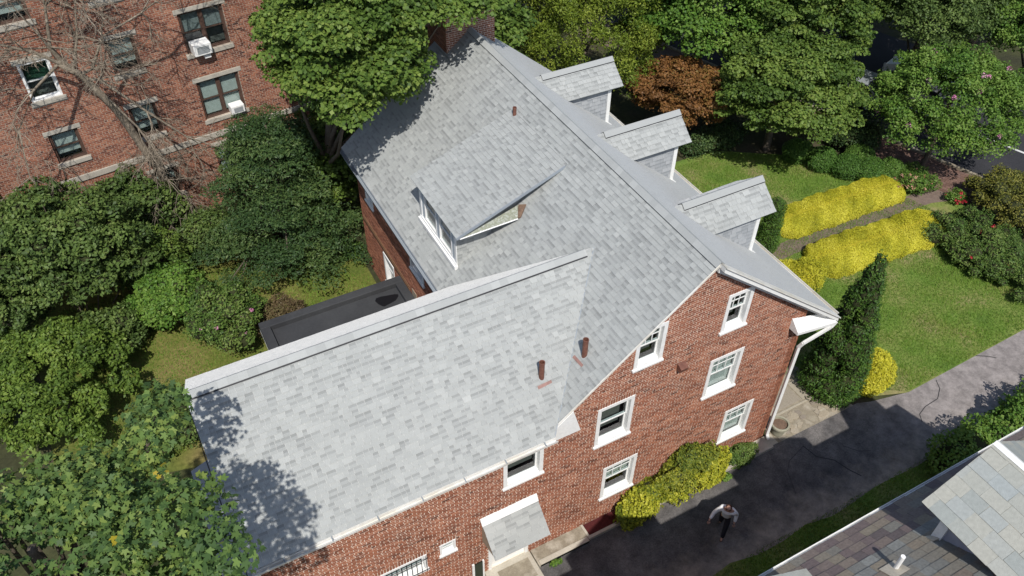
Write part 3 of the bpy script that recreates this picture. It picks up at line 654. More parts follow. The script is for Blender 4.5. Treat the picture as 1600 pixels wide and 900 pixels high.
MB().hull([(-9.0, -.02, 5.66), (-7.98, -.02, 5.66), (-8.26, -.02, rl(-8.26)-.11), (-8.95, -.02, rl(-8.95)-.11)], [(-9.0, -.16, 5.66), (-7.98, -.16, 5.66), (-8.26, -.16, rl(-8.26)-.11), (-8.95, -.16, rl(-8.95)-.11)]).build('cornice_return', WHITE, house)
cr = MB().hull([(-.58, -.002, 5.88), (-.58, -.36, 5.88), (-.58, -.36, 5.98), (-.58, -.002, 6.30)], [(1.08, -.002, 5.56), (1.08, -.36, 5.56), (1.08, -.36, 5.67), (1.08, -.002, 5.76)]).build('cornice_return', WHITE, house)
MB().box(.004, 1.1, .0, 15.0, 5.42, 5.55).build('soffit', WHITE, house)
ds = MB()
def rtube(pts, a=.05, b=.04):
    for P, Q in zip(pts[:-1], pts[1:]):
        P, Q = Vector(P), Vector(Q); t = (Q-P).normalized(); s = t.cross(Vector((.3, 1, .05))).normalized(); c = t.cross(s)
        ds.hull([P+s*a+c*b, P-s*a+c*b, P-s*a-c*b, P+s*a-c*b], [Q+s*a+c*b, Q-s*a+c*b, Q-s*a-c*b, Q+s*a-c*b])
rtube([(1.16, -.28, 5.60), (1.0, -.28, 5.42), (.12, -.17, 5.02), (.06, -.1, 4.8), (.06, -.1, .35), (.1, -.18, .1)])
ds.build('downspout', WHITE, house)
# --- door under its hood
dr = MB().rect(FG, door[0]+.1, door[1]-.1, door[2], door[3]-.08, -.12, -.07).build('door', WHITE, house)
MB().rect(FG, door[0]+.3, door[1]-.3, 1.2, 2.0, -.068, -.06).build('pane', GLASS, dr); MB().tube([FG.p(door[1]-.2, 1.05, -.07), FG.p(door[1]-.2, 1.05, -.01)], .025, 8).build('door_knob', COPPER, dr)
dc = MB(); dc.rect(FG, door[0], door[0]+.1, door[2], door[3], -.14, .03); dc.rect(FG, door[1]-.1, door[1], door[2], door[3], -.14, .03); dc.rect(FG, door[0]+.1, door[1]-.1, door[3]-.08, door[3], -.14, .027); dc.build('door_frame', WHITE, house)
HX0, HX1, HZ0, HZ1, HY = -10.96, -9.2, 2.36, 3.16, -.9
F_hd = Fr((HX0, HY, HZ0), (1, 0, 0), (0, -HY, HZ1-HZ0)); LH = math.hypot(HY, HZ1-HZ0)
hood = MB().prism(F_hd, [(0, 0), (HX1-HX0, 0), (HX1-HX0, LH), (0, LH)], 0, -.05).build('door_hood', WHITE, house)
shingles('shingle', F_hd, -.01, HX1-HX0+.01, LH-.01, [], SH, hood, 41, wmin=.18, wmax=.42, e=.15)
MB().hull([(HX0-.02, -.002, HZ1-.01), (HX0-.02, -.15, HZ1-.14), (HX0-.02, -.15, HZ1-.105), (HX0-.02, -.002, HZ1+.10)], [(HX1+.02, -.002, HZ1-.01), (HX1+.02, -.15, HZ1-.14), (HX1+.02, -.15, HZ1-.105), (HX1+.02, -.002, HZ1+.10)]).build('hood_flashing', WHITE, hood)
for x in (HX0+.03, HX1-.09):
    MB().hull([(x, -.003, HZ0-.35), (x, -.003, HZ1-.09), (x, HY+.05, HZ0-.03)], [(x+.06, -.003, HZ0-.35), (x+.06, -.003, HZ1-.09), (x+.06, HY+.05, HZ0-.03)]).build('hood_side', TAN, hood)
st = MB().box(-10.9, -9.35, -1.02, -.003, -.02, .16).build('door_step', CONCL, house, bevel=.01)
MB().box(-10.55, -9.5, -.85, -.2, .16, .168).build('door_mat', CONC, house)
# lattice gate beside the step
lg = MB()
for a, b in ((-11.32, -11.25), (-10.98, -10.93)): lg.box(a, b, -.1, -.05, 0, 1.05)
lg.build('gate_post', WHITE, house)
lat = MB(); lat.box(-11.249, -10.981, -.085, -.075, .08, 1.0).build('lattice_gate', mat('dark_green_paint', [(.025, .035, .022)], .5, .1), house)
# wall vent hood
vh = MB(); vh.hull([(-4.80, -.002, 6.52), (-4.54, -.002, 6.52), (-4.54, -.002, 6.26), (-4.80, -.002, 6.26)], [(-4.80, -.2, 6.42), (-4.54, -.2, 6.42), (-4.54, -.16, 6.26), (-4.80, -.16, 6.26)]); vh.build('wall_vent_hood', COPPER, house)
# --- vent pipes and flashings
def pipe(fr, P, h, rad, patch, prt):
    P = Vector(P); vp = MB(); vp.tube([P-Vector((0, 0, .1)), P+Vector((0, 0, h))], rad, 14, cap=False); vp.tube([P+Vector((0, 0, h)), P-Vector((0, 0, .05))], rad*.82, 14, cap=False)
    vp.lathe(tuple(P+Vector((0, 0, h))), [(rad*.82, 0), (rad*.82, .012), (rad*1.1, .012), (rad*1.1, -.04), (rad, -.045)], 14)
    o = vp.build('vent_pipe', COPPER, prt)
    u = (P-fr.O).dot(fr.U); v = (P-fr.O).dot(fr.V)
    if patch:
        MB().rect(fr, u-.10, u+.10, v-.12, v+.10, .016, .02).build('pipe_flashing', SHP, o)
        MB().prism(fr, [(u+patch[0], v+patch[1]), (u+patch[0]+patch[2], v+patch[1]+.03), (u+patch[0]+patch[2], v+patch[1]+.11), (u+patch[0], v+patch[1]+.09)], .024, .016).build('copper_flashing', FLASH, o)
    return o
pipe(F_rear, (-7.42, .78, 7.43), .62, .075, (-.22, -.28, .42), rr_)
pipe(F_wn, (-8.66, .88, 7.115), .60, .075, (-.20, -.26, .42), rwn)
pipe(F_rear, (-5.05, 9.14, 9.41), .33, .06, None, rr_)
# --- three gabled front dormers
def front_dormer(yc, seed, first=False):
    hw, ze, zr_, xe = .86, 8.50, 9.22, .10          # roof half width, eave, ridge, front edge
    wh = .64; xw = -.30; kz = (zr_-ze)/hw
    # body: cheeks and front wall
    ztop = ze+kz*(hw-wh)-.09
    xb0 = XF+(ztop-ZF)/fs
    ffr = Fr((xw, yc-wh, ZF+(xw-XF)*fs-.1), (0, 1, 0), (0, 0, 1)); hgt = ztop-(ZF+(xw-XF)*fs-.1)
    wl = MB()
    for (a, b, c_, e_) in ((0, .2, 0, hgt), (2*wh-.2, 2*wh, 0, hgt), (.2, 2*wh-.2, 0, .18), (.2, 2*wh-.2, hgt-.1, hgt)): wl.rect(ffr, a, b, c_, e_, -.12, 0)
    wl.prism(ffr, [(0, hgt), (2*wh, hgt), (wh, hgt+kz*wh)], 0, -.1); d = wl.build('dormer', WHITE, house)
    for s in (-1, 1):
        mb = MB()
        y0 = yc+s*wh; y1 = yc+s*(wh-.08)
        zb = ZF+(xw-XF)*fs
        mb.hull([(xw, y0, zb-.15), (xw, y0, ztop), (xb0-.3, y0, ztop), (xb0-.3, y0, ztop-.2)], [(xw, y1, zb-.15), (xw, y1, ztop), (xb0-.3, y1, ztop), (xb0-.3, y1, ztop-.2)])
        mb.build('cheek_wall', SHL, d)
    for s in (-1, 1):
        fr = Fr((xw if s > 0 else xb0, yc+s*wh, ZF+(xw-XF)*fs-.15), (-s, 0, 0), (0, 0, 1))
        hp = [fr.hp((XF, 0, ZF), F_front.N)]
        shingles('cheek_shingle', fr, 0 if s > 0 else 0, xw-xb0, ztop-(ZF+(xw-XF)*fs-.15), hp, SHL, d, seed+5, e=.15)
    pn = MB(); pn.rect(ffr, .2, 2*wh-.2, .18, hgt-.1, -.07, -.06); pn.build('pane', GLASS, d)
    for s in (-1, 1):
        y0 = yc+s*(wh+.035); y1 = yc+s*(wh-.06)
        MB().box(xw-.11, xw+.03, min(y0, y1), max(y0, y1), ZF+(xw-XF)*fs-.02, ztop+.03).build('corner_board', WHITE, d)
        MB().prism(F_front, [((yc+s*(wh+.01))+OV-.09, (LF-((XR-xw)**2+(ZR-(ZF+(xw-XF)*fs))**2)**.5)-.16), ((yc+s*(wh+.01))+OV+.09, (LF-((XR-xw)**2+(ZR-(ZF+(xw-XF)*fs))**2)**.5)-.16), ((yc+s*(wh+.01))+OV+.07, (LF-((XR-xw)**2+(ZR-(ZF+(xw-XF)*fs))**2)**.5)+.06), ((yc+s*(wh+.01))+OV-.07, (LF-((XR-xw)**2+(ZR-(ZF+(xw-XF)*fs))**2)**.5)+.06)], .03, .008).build('base_flashing', WHITE, d)
    # roof slopes
    for s in (-1, 1):
        if s < 0: fr = Fr((-4, yc-hw, ze), (1, 0, 0), (0, hw, zr_-ze)); u1 = xe+4
        else: fr = Fr((xe, yc+hw, ze), (-1, 0, 0), (0, -hw, zr_-ze)); u1 = xe+4
        hp = [fr.hp((XF, 0, ZF), F_front.N)]; Ls = math.hypot(hw, zr_-ze)
        sl_ = MB().prism(fr, clip([(0, 0), (u1, 0), (u1, Ls), (0, Ls)], hp), 0, -.06).build('roof_slope', DRIP if s > 0 else LEAD, d)
        L = shingle_list(fr, 0, u1, Ls, hp, seed=seed+s, e=.15); m2 = MB()
        for q in L: add_shingle(m2, fr, q, .15)
        m2.build('shingle', SH if s < 0 else SHG, d, 'stuff')
    xk = XF+(zr_-ZF)/fs
    A = Vector((xe, yc, zr_)); B = Vector((xk+.25, yc, zr_)); fa = Vector((0, -hw, -(zr_-ze))).normalized(); fb = Vector((0, hw, -(zr_-ze))).normalized()
    dd = MB(); L = (B-A).length
    n1 = Vector((0, -(zr_-ze), hw)).normalized(); n2 = Vector((0, zr_-ze, hw)).normalized()
    MB().hull([A+fa*.19+n1*.004, A+Vector((0, 0, .01)), A+fb*.19+n2*.004, A+fb*.19+n2*.03, A+Vector((0, 0, .045)), A+fa*.19+n1*.022], [B+fa*.19+n1*.004, B+Vector((0, 0, .01)), B+fb*.19+n2*.004, B+fb*.19+n2*.03, B+Vector((0, 0, .045)), B+fa*.19+n1*.022]).build('ridge_vent', DARK, d)
    MB().hull([A+fa*.165+n1*.032, A+Vector((0, 0, .047)), A+fb*.165+n2*.032, A+fb*.165+n2*.044, A+Vector((0, 0, .062)), A+fa*.165+n1*.044], [B+fa*.165+n1*.032, B+Vector((0, 0, .047)), B+fb*.165+n2*.032, B+fb*.165+n2*.044, B+Vector((0, 0, .062)), B+fa*.165+n1*.044]).build('ridge_cap', SHP, d)
for i, yc in enumerate((3.09, 7.23, 11.27)): front_dormer(yc, 50+10*i)
# --- shed dormer on the rear slope
SX0, SZ0, SX1, SZ1, SY0, SY1 = -8.68, 8.06, -4.92, 9.52, 5.98, 9.45
F_sd = Fr((SX0, SY1, SZ0), (0, -1, 0), (SX1-SX0, 0, SZ1-SZ0)); LS = math.hypot(SX1-SX0, SZ1-SZ0)
yb0, yb1 = 6.42, 9.1; xw = -8.50; zw0 = rl(xw)-.05
sd_hp = [F_sd.hp(P_rear, N_rear)]
FSF = Fr((xw, yb1, zw0), (0, -1, 0), (0, 0, 1)); hgt = SZ0+(xw-SX0)*(SZ1-SZ0)/(SX1-SX0)-.10-zw0; WS = yb1-yb0
whs = [(.28, 1.22, .22, hgt-.12), (1.42, 2.36, .22, hgt-.12)]
sdm = wall_cells('shed_dormer', FSF, 0, WS, 0, hgt, [], whs, mat('shade_blue_wall', [(.42, .46, .5)], .6, .06), house, .1)  # bluish shade under the dormer eave put into this wall colour
for hh in whs:
    c_ = MB(); c_.rect(FSF, hh[0], hh[1], hh[2], hh[2]+.06, -.08, .015); c_.rect(FSF, hh[0], hh[0]+.05, hh[2]+.06, hh[3], -.08, .012); c_.rect(FSF, hh[1]-.05, hh[1], hh[2]+.06, hh[3], -.08, .012); c_.rect(FSF, hh[0]+.05, hh[1]-.05, hh[3]-.05, hh[3], -.08, .011)
    c_.rect(FSF, hh[0]+.05, hh[1]-.05, (hh[2]+hh[3])/2-.02, (hh[2]+hh[3])/2+.02, -.06, -.02); c_.build('window_frame', WHITE, sdm)
    MB().rect(FSF, hh[0]+.05, hh[1]-.05, hh[2]+.06, hh[3]-.05, -.055, -.048).build('pane', GLASS, sdm)
MB().rect(FSF, -.08, WS+.08, .0, .13, .002, .12).build('sill', WHITE, sdm); MB().rect(FSF, -.05, WS+.05, .132, .2, .002, .05).build('apron_board', WHITE, sdm)
MB().rect(FSF, -.04, .09, .2, hgt, .002, .03).build('corner_board', WHITE, sdm); MB().rect(FSF, WS-.09, WS+.04, .2, hgt, .002, .03).build('corner_board', WHITE, sdm)
for s, y in ((-1, yb0), (1, yb1)):
    fr = Fr((xw if s < 0 else -4.9, y, zw0), (-s, 0, 0), (0, 0, 1)); top = (SZ1-SZ0)/(SX1-SX0)
    hp = [fr.hp(P_rear, N_rear), fr.hp((SX0, 0, SZ0-.07), -F_sd.N)]
    MB().prism(fr, clip([(0, 0), (3.6, 0), (3.6, 3), (0, 3)], hp), -.001, -.08).build('cheek_wall', SHL, sdm)
    shingles('cheek_shingle', fr, 0, 3.6, 2.6, hp, SH, sdm, 71, e=.13)
MB().prism(F_sd, clip([(0, 0), (SY1-SY0, 0), (SY1-SY0, LS), (0, LS)], sd_hp), 0, -.09).build('roof_slope', LEAD, sdm)
L = shingle_list(F_sd, 0, SY1-SY0, LS, sd_hp, seed=73); m2 = MB()
for q in L: add_shingle(m2, F_sd, q)
m2.build('shingle', SH, sdm, 'stuff')
MB().rect(F_sd, SY1-SY0-.002, SY1-SY0+.02, -.01, LS-.15, -.075, .014).build('rake_trim', LEAD, sdm)
MB().hull([(-8.5, 6.0, 7.99), (-6.5, 6.2, 8.38), (-6.7, 5.84, 8.19)], [(-8.5, 6.0, 7.94), (-6.5, 6.2, 8.33), (-6.7, 5.84, 8.14)]).build('metal_saddle', PATINA, sdm)
MB().hull([(-6.49, 6.19, 8.40), (-6.30, 6.05, 8.44), (-6.58, 5.85, 8.22), (-6.69, 5.86, 8.20)], [(-6.49, 6.19, 8.35), (-6.30, 6.05, 8.39), (-6.58, 5.85, 8.17), (-6.69, 5.86, 8.15)]).build('rusted_patch', SOIL, sdm)
MB().tube([(-8.56, 5.98, 7.99), (-6.7, 5.83, 8.18)], .022, 5).build('saddle_edge', WHITE, sdm)
# --- flat roofed addition behind the wing
AX0, AX1, AY0, AY1, AZ = -14.3, -8.88, 5.73, 10.95, 2.62
ad = MB(); ad.box(AX0+.12, AX1, AY0, AY1-.12, 0, AZ-.28); ad = ad.build('flat_roof_addition', BRICK, house)
ad.data.attributes['rnd'].data.foreach_set('value', np.full(len(ad.data.polygons), .6, dtype=np.float32))
MB().box(AX0+.3, AX1-.3, AY0, AY1-.36, AZ-.279, AZ-.19).build('membrane_roof', MEMB, ad)
MB().box(AX0+.31, AX1-.31, AY0, 9.55, AZ-.189, AZ-.16).build('membrane_overlap', MEMBT, ad)
pm = MB(); pm.box(AX0, AX1, AY1-.34, AY1, AZ-.32, AZ); pm.box(AX0, AX0+.34, AY0, AY1-.341, AZ-.32, AZ-.003); pm.box(AX1-.34, AX1, AY0, AY1-.341, AZ-.32, AZ-.004); pm.build('parapet', MEMB, ad, bevel=.02)
pu = MB(); pu.prism(WORLD, [(AX1-.85+.42*math.cos(q)*(1+.15*math.sin(3*q)), 10.12+.3*math.sin(q)*(1+.25*math.cos(2*q))*(1-.4*math.cos(q))) for q in np.linspace(0, 6.1, 16)], AZ-.185, AZ-.19).build('puddle', PUDDLE, ad)
MB().box(AX0+.0, AX0+.03, AY0, AY1-.02, AZ-.42, AZ-.321).build('fascia_board', WHITE, ad)
MB().box(-8.88, -8.45, 9.4, 9.8, 2.0, 2.9).build('meter_box', TAN, house)
# --- rear porch beside the wing end
pf = MB(); pf.hull([(-16.76, -.2, 3.3), (-16.76, 5.6, 3.3), (-16.76, 5.6, 3.2), (-16.76, -.2, 3.2)], [(-17.75, -.2, 2.9), (-17.75, 5.6, 2.9), (-17.75, 5.6, 2.8), (-17.75, -.2, 2.8)])
po = pf.build('porch_roof', SHL, house)
for y in (-.1, 1.8, 3.7, 5.5): MB().box(-17.7, -17.6, y-.05, y+.05, 0, 2.82).build('porch_post', WHITE, po)
for z in (.3, .9): MB().box(-17.68, -17.62, -.05, 5.45, z, z+.06).build('porch_rail', WHITE, po)
for i in range(26): MB().box(-17.665, -17.635, .06+i*.205, .10+i*.205, .36, .9).build('porch_baluster', WHITE, po)
MB().box(-17.8, -16.76, -.2, 5.6, -.02, .25).build('porch_floor', CONC, po)
MB().tube([(-17.0, 4.2, 7.6), (-17.02, 2.2, 7.4), (-17.03, .6, 6.5), (-17.0, -.5, 6.1)], .012, 5).build('power_cable', IRON, house)

# ================================================================== APARTMENT BUILDING
aa = math.radians(7); A0 = Vector((-15.3, 21.7, 0))
FA = Fr(A0, (math.cos(aa), math.sin(aa), 0), (0, 0, 1))
apt = thing('apartment_building', tuple(A0), 'tall orange red brick apartment block with stone sills behind the bare tree', 'building')
colA, colB, colD, colE, colG = (-.62, .46), (-3.72, -2.62), (2.25, 4.05), (-7.4, -6.3), (6.2, 7.3)
rows = {'A': ((1.42, 2.79), (4.5, 5.93), (7.44, 8.87), (10.4, 11.8)), 'D': ((1.42, 3.05), (4.40, 6.19), (7.45, 9.17), (10.4, 12.1)), 'B': ((1.42, 2.79), (4.5, 5.82), (7.28, 8.83), (10.3, 11.7))}
aw = []
for col, rw_ in ((colA, 'A'), (colB, 'B'), (colD, 'D'), (colE, 'A'), (colG, 'A')):
    for i, (c, d) in enumerate(rows[rw_]): aw.append((col[0], col[1], c, d, rw_, i, col))
ah = [q[:4] for q in aw]
afw = wall_cells('facade', FA, -11, 10, -.2, 13.6, [], ah, AMORT, apt, .3)
inside = [q for q in ah]
lint = [(a-.14, b+.14, d, d+.17) for a, b, c, d, k, i, cc in aw]; sills = [(a-.08, b+.08, c-.17, c) for a, b, c, d, k, i, cc in aw]
band = (-11, 10, 3.5, 3.74)
brick_field('brick', FA, -8.5, 8.0, 0, 12.2, [], ah+lint+sills+[band], ABRICK, afw, 81)
MB().rect(FA, band[0], band[1], band[2], band[3], -.01, .07).build('stone_band', STONE, afw)
for (a, b, c, d, k, i, cc) in aw:
    wl_ = cc == colB and i == 2
    MB().rect(FA, a-.14, b+.14, d+.002, d+.168, -.02, .03).build('lintel', STONE, afw)
    MB().rect(FA, a-.08, b+.08, c-.168, c-.002, -.1, .07).build('stone_sill', STONE, afw)
    if not (-5 < a < 5): continue
    window(afw, FA, a, b, c, d, cw=.085, rec=.22, lites=(1, 1), m=WHITE if wl_ else BROWNF, proud=-.08 if not wl_ else .0, sill=False, cover=.5 if wl_ else rng.choice((.55, .8, .95)), cm=GREENSH if wl_ else rng.choice((BLIND, BLIND, CURT)), double=(k == 'D'), label='white framed window with dark green shade' if wl_ else None)
bb = MB()
bb.rect(FA, -11, -10.7, -.2, 13.6, -9, -.301); bb.rect(FA, 9.7, 10, -.2, 13.6, -9, -.301); bb.rect(FA, -11, 10, -.2, 13.6, -9.3, -9.001); ob = bb.build('side_wall', AMORT, apt)
MB().rect(FA, -11, 10, 13.6, 13.8, -9.3, .1).build('flat_roof', MEMB, apt)
def ac(name, u, v, wd, ht, dp, label, drip=False):
    t = thing(name, tuple(FA.p(u+wd/2, v, .0)), label, 'air conditioner', 'window air conditioners')
    MB().rect(FA, u, u+wd, v, v+ht, -.15, dp).build('casing', WHITE, t, bevel=.015)
    MB().rect(FA, u+wd*.18, u+wd*.86, v+ht*.15, v+ht*.8, dp+.001, dp+.006).build('grille', CURT, t)
    s = MB()
    for i in range(6): s.rect(FA, u+wd*.18, u+wd*.86, v+ht*(.17+.1*i), v+ht*(.2+.1*i), dp+.007, dp+.012)
    s.build('grille_slat', LEAD, t)
    if drip: 
        MB().rect(FA, u+wd*.55, u+wd*.9, v-.22, v-.06, .06, .3).build('support_bracket', WHITE, t); MB().tube([FA.p(u+wd*.6, v, .08), FA.p(u+wd*.6, v-.3, .01)], .02, 5).build('brace', IRON, t)
ac('air_conditioner', 2.42, 7.47, .72, .46, .42, 'large white air conditioner in the upper paired window of the apartment block', True)
ac('air_conditioner', 3.32, 4.42, .58, .36, .28, 'small white air conditioner in the lower paired window of the apartment block')

# ================================================================== SLATE ROOFED NEIGHBOUR
nb = thing('slate_roof_house', (-3, -10, 0), 'neighbouring house with purple and grey slate roof and pale slate dormer', 'house')
GY, GZ, NP = -6.15, 7.0, .60
NX0, NX1 = -16.0, 3.7
ridgeY = -13.0; ridgeZ = GZ+(GY-ridgeY)*NP
F_n = Fr((NX1, GY, GZ), (-1, 0, 0), (0, ridgeY-GY, ridgeZ-GZ)); LN = math.hypot(ridgeY-GY, ridgeZ-GZ)
F_n2 = Fr((NX0, 2*ridgeY-GY, GZ), (1, 0, 0), (0, GY-ridgeY, ridgeZ-GZ))
MB().box(NX0+.3, NX1-.3, 2*ridgeY-GY+.35, GY-.35, 0, GZ-.05).build('wall', mat('neighbour_brick', [(.2, .09, .06), (.25, .12, .08)], .9, .15, 9), nb)
gm = MB()
for x in (NX0+.3, NX1-.5): gm.hull([(x, GY-.35, GZ-.05), (x, 2*ridgeY-GY+.35, GZ-.05), (x, ridgeY, ridgeZ-.2)], [(x+.2, GY-.35, GZ-.05), (x+.2, 2*ridgeY-GY+.35, GZ-.05), (x+.2, ridgeY, ridgeZ-.2)])
gm.build('gable_wall', MATS['neighbour_brick'], nb)
nr = MB().prism(F_n, [(0, 0), (NX1-NX0, 0), (NX1-NX0, LN), (0, LN)], -.012, -.15).build('roof', GROUNDM, nb)
MB().prism(F_n2, [(0, 0), (NX1-NX0, 0), (NX1-NX0, LN), (0, LN)], -.0, -.15).build('back_roof', SLATE, nb)
def slates(fr, u0, u1, v1, hps, e, w0, w1, m, parent, seed, singles, t=.012, bias=None):
    L = shingle_list(fr, u0, u1, v1, hps, e=e, wmin=w0, wmax=w1, t=t, seed=seed); rr = random.Random(seed); out = []
    for q, v0, th, r in L:
        r = rr.uniform(0, 1) if bias is None else bias(sum(p[0] for p in q)/len(q), v0, rr)
        q2 = [(a+rr.uniform(-.004, .004), b+rr.uniform(-.006, .006)) for a, b in q]; out.append((q2, v0, t*rr.uniform(.7, 1.6), min(1, max(0, r))))
    def vis(s):
        c = fr.p(sum(p[0] for p in s[0])/len(s[0]), sum(p[1] for p in s[0])/len(s[0])); d = (c-CAMPOS)
        return d.length+(0 if (-9 < c.x < 1.6) else 50)
    out.sort(key=lambda s: scr(fr, s))
    for s in out[:singles]:
        mb = MB(); add_shingle(mb, fr, s, e, 0); mb.build('slate', m, parent)
    if len(out) > singles:
        mb = MB()
        for s in out[singles:]: add_shingle(mb, fr, s, e, 0)
        mb.build('slate_field', m, parent, 'stuff')
def scr(fr, s):           # pieces in the part of the roof that overlooks the driveway first
    c = fr.p(sum(p[0] for p in s[0])/len(s[0]), sum(p[1] for p in s[0])/len(s[0]))
    return abs(c.x+3.2)*.5+abs(c.y-GY)*1.2
slates(F_n, 0, NX1-NX0, LN, [], .25, .26, .42, SLATE, nr, 91, 215, bias=lambda u, v, rr: (rr.uniform(0, .75) if v < .95 else rr.uniform(.45, 1)))
gutter((NX0, GY+.003, GZ-.01), (NX1, GY+.003, GZ-.01), (0, 1, 0), nb, WHITE, .07, .07)
def nb_dormer(xc, seed, singles):
    hw, ze, zr_, yf = 1.66, 8.80, 9.83, -6.94
    wy = -7.36; wh = 1.22; kz = (zr_-ze)/hw
    zb = GZ+(GY-wy)*NP
    ztop = ze+kz*(hw-wh)-.08
    yb = GY-(ztop-GZ)/NP
    fr = Fr((xc+wh, wy, zb-.1), (-1, 0, 0), (0, 0, 1)); hg = ztop-zb+.1
    wl = MB(); wl.rect(fr, 0, .5, 0, hg, -.1, 0); wl.rect(fr, 2*wh-.5, 2*wh, 0, hg, -.1, 0); wl.rect(fr, .5, 2*wh-.5, 0, .2, -.1, 0); wl.rect(fr, .5, 2*wh-.5, hg-.12, hg, -.1, 0); wl.prism(fr, [(0, hg), (2*wh, hg), (wh, hg+kz*wh)], 0, -.1); d = wl.build('dormer', WHITE, nb)
    for s in (-1, 1):
        mb = MB()
        x0, x1 = xc+s*wh, xc+s*(wh-.1)
        mb.hull([(x0, wy, zb-.1), (x0, wy, ztop), (x0, yb-.2, ztop), (x0, yb-.2, ztop-.2)], [(x1, wy, zb-.1), (x1, wy, ztop), (x1, yb-.2, ztop), (x1, yb-.2, ztop-.2)])
        mb.build('cheek_wall', LAVP, d)
    MB().rect(fr, .5, 2*wh-.5, .2, hg-.12, -.06, -.05).build('pane', GLASS, d)
    for s in (-1, 1): MB().box(xc+s*wh-.05-(.02 if s < 0 else -.02), xc+s*wh+.05-(.02 if s < 0 else -.02), wy-.16, wy+.04, zb-.15, ztop+.02).build('corner_board', WHITE, d)
    for s in (-1, 1):
        if s < 0: f2 = Fr((xc-hw, yf, ze), (0, -1, 0), (hw, 0, zr_-ze))
        else: f2 = Fr((xc+hw, -12, ze), (0, 1, 0), (-hw, 0, zr_-ze))
        Ls = math.hypot(hw, zr_-ze); u1 = yf+12
        hp = [f2.hp((0, GY, GZ), F_n.N)]
        MB().prism(f2, clip([(0, 0), (u1, 0), (u1, Ls), (0, Ls)], hp), 0, -.07).build('roof_slope', CONC, d)
        slates(f2, 0, u1, Ls, hp, .30, .44, .50, SLATEP, d, seed+s, singles if s < 0 else 0, t=.010)
    MB().hull([(xc-.09, yf+.01, zr_-.03), (xc, yf+.01, zr_+.035), (xc+.09, yf+.01, zr_-.03)], [(xc-.09, GY-(zr_-GZ)/NP, zr_-.03), (xc, GY-(zr_-GZ)/NP, zr_+.035), (xc+.09, GY-(zr_-GZ)/NP, zr_-.03)]).build('ridge_roll', WHITE, d)
    MB().hull([(xc-wh-.02, wy+.02, zb+.02), (xc-wh-.18, wy+.1, zb-.02), (xc-wh-.2, wy-.1, zb+.12), (xc-wh-.02, wy-.15, zb+.18)], [(xc-wh-.02, wy+.02, zb-.05), (xc-wh-.18, wy+.1, zb-.09), (xc-wh-.2, wy-.1, zb+.05), (xc-wh-.02, wy-.15, zb+.1)]).build('base_flashing', CONCL, d)
nb_dormer(-2.4, 95, 85)
nb_dormer(-8.9, 105, 0)
MB().box(.8, 2.3, -8.6, -7.7, 7.0, 10.6).build('chimney', MATS['neighbour_brick'], nb)  # unseen chimney, added so that its shadow falls across the driveway
vp = MB(); P = F_n.p(NX1+5.02, 1.62, 0); vp.tube([P-Vector((0, 0, .1)), P+Vector((0, 0, .5))], .05, 10).build('vent_pipe', WHITE, nr)
MB().rect(F_n, NX1+4.85, NX1+5.3, 1.45, 1.85, .03, .034).build('pipe_flashing', CONCL, nr)

# ================================================================== PLANTS
def hedge_core(name, parent, cl, m, f=.86):  # solid hulls added inside the shrub to close gaps between leaves
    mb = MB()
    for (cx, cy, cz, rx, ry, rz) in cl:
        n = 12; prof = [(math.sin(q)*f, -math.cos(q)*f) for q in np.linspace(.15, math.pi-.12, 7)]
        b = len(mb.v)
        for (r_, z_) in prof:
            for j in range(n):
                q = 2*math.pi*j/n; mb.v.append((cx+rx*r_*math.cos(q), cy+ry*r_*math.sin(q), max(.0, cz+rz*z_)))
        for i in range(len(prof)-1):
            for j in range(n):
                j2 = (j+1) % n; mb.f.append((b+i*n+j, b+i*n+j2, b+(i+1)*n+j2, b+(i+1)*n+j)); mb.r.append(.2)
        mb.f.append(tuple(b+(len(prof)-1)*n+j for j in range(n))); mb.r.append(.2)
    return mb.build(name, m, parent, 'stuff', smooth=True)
def shrub(name, label, cat, cl, n, size, shape, m, seed, group=None, core=COREM, up=.5, jit=.6, f=.8, stems=True, low=.5):
    c = np.array(cl); base = (float(c[:, 0].mean()), float(c[:, 1].mean()), 0)
    t = thing(name, base, label, cat, group); rg = np.random.default_rng(seed)
    if core: hedge_core('filler_hull', t, cl, core, min(f, .72))
    if stems:
        mb = MB()
        for q in cl[:6]: mb.tube([(q[0]*.3+base[0]*.7, q[1]*.3+base[1]*.7, -.05), (q[0]*.7+base[0]*.3, q[1]*.7+base[1]*.3, q[2]*.5), q[:3]], [.03, .022, .01], 5, cap=False)
        mb.build('stem', BARK, t)
    foliage('foliage', t, cl, n, size, shape, m, seed, up, jit, .85, low)
    return t
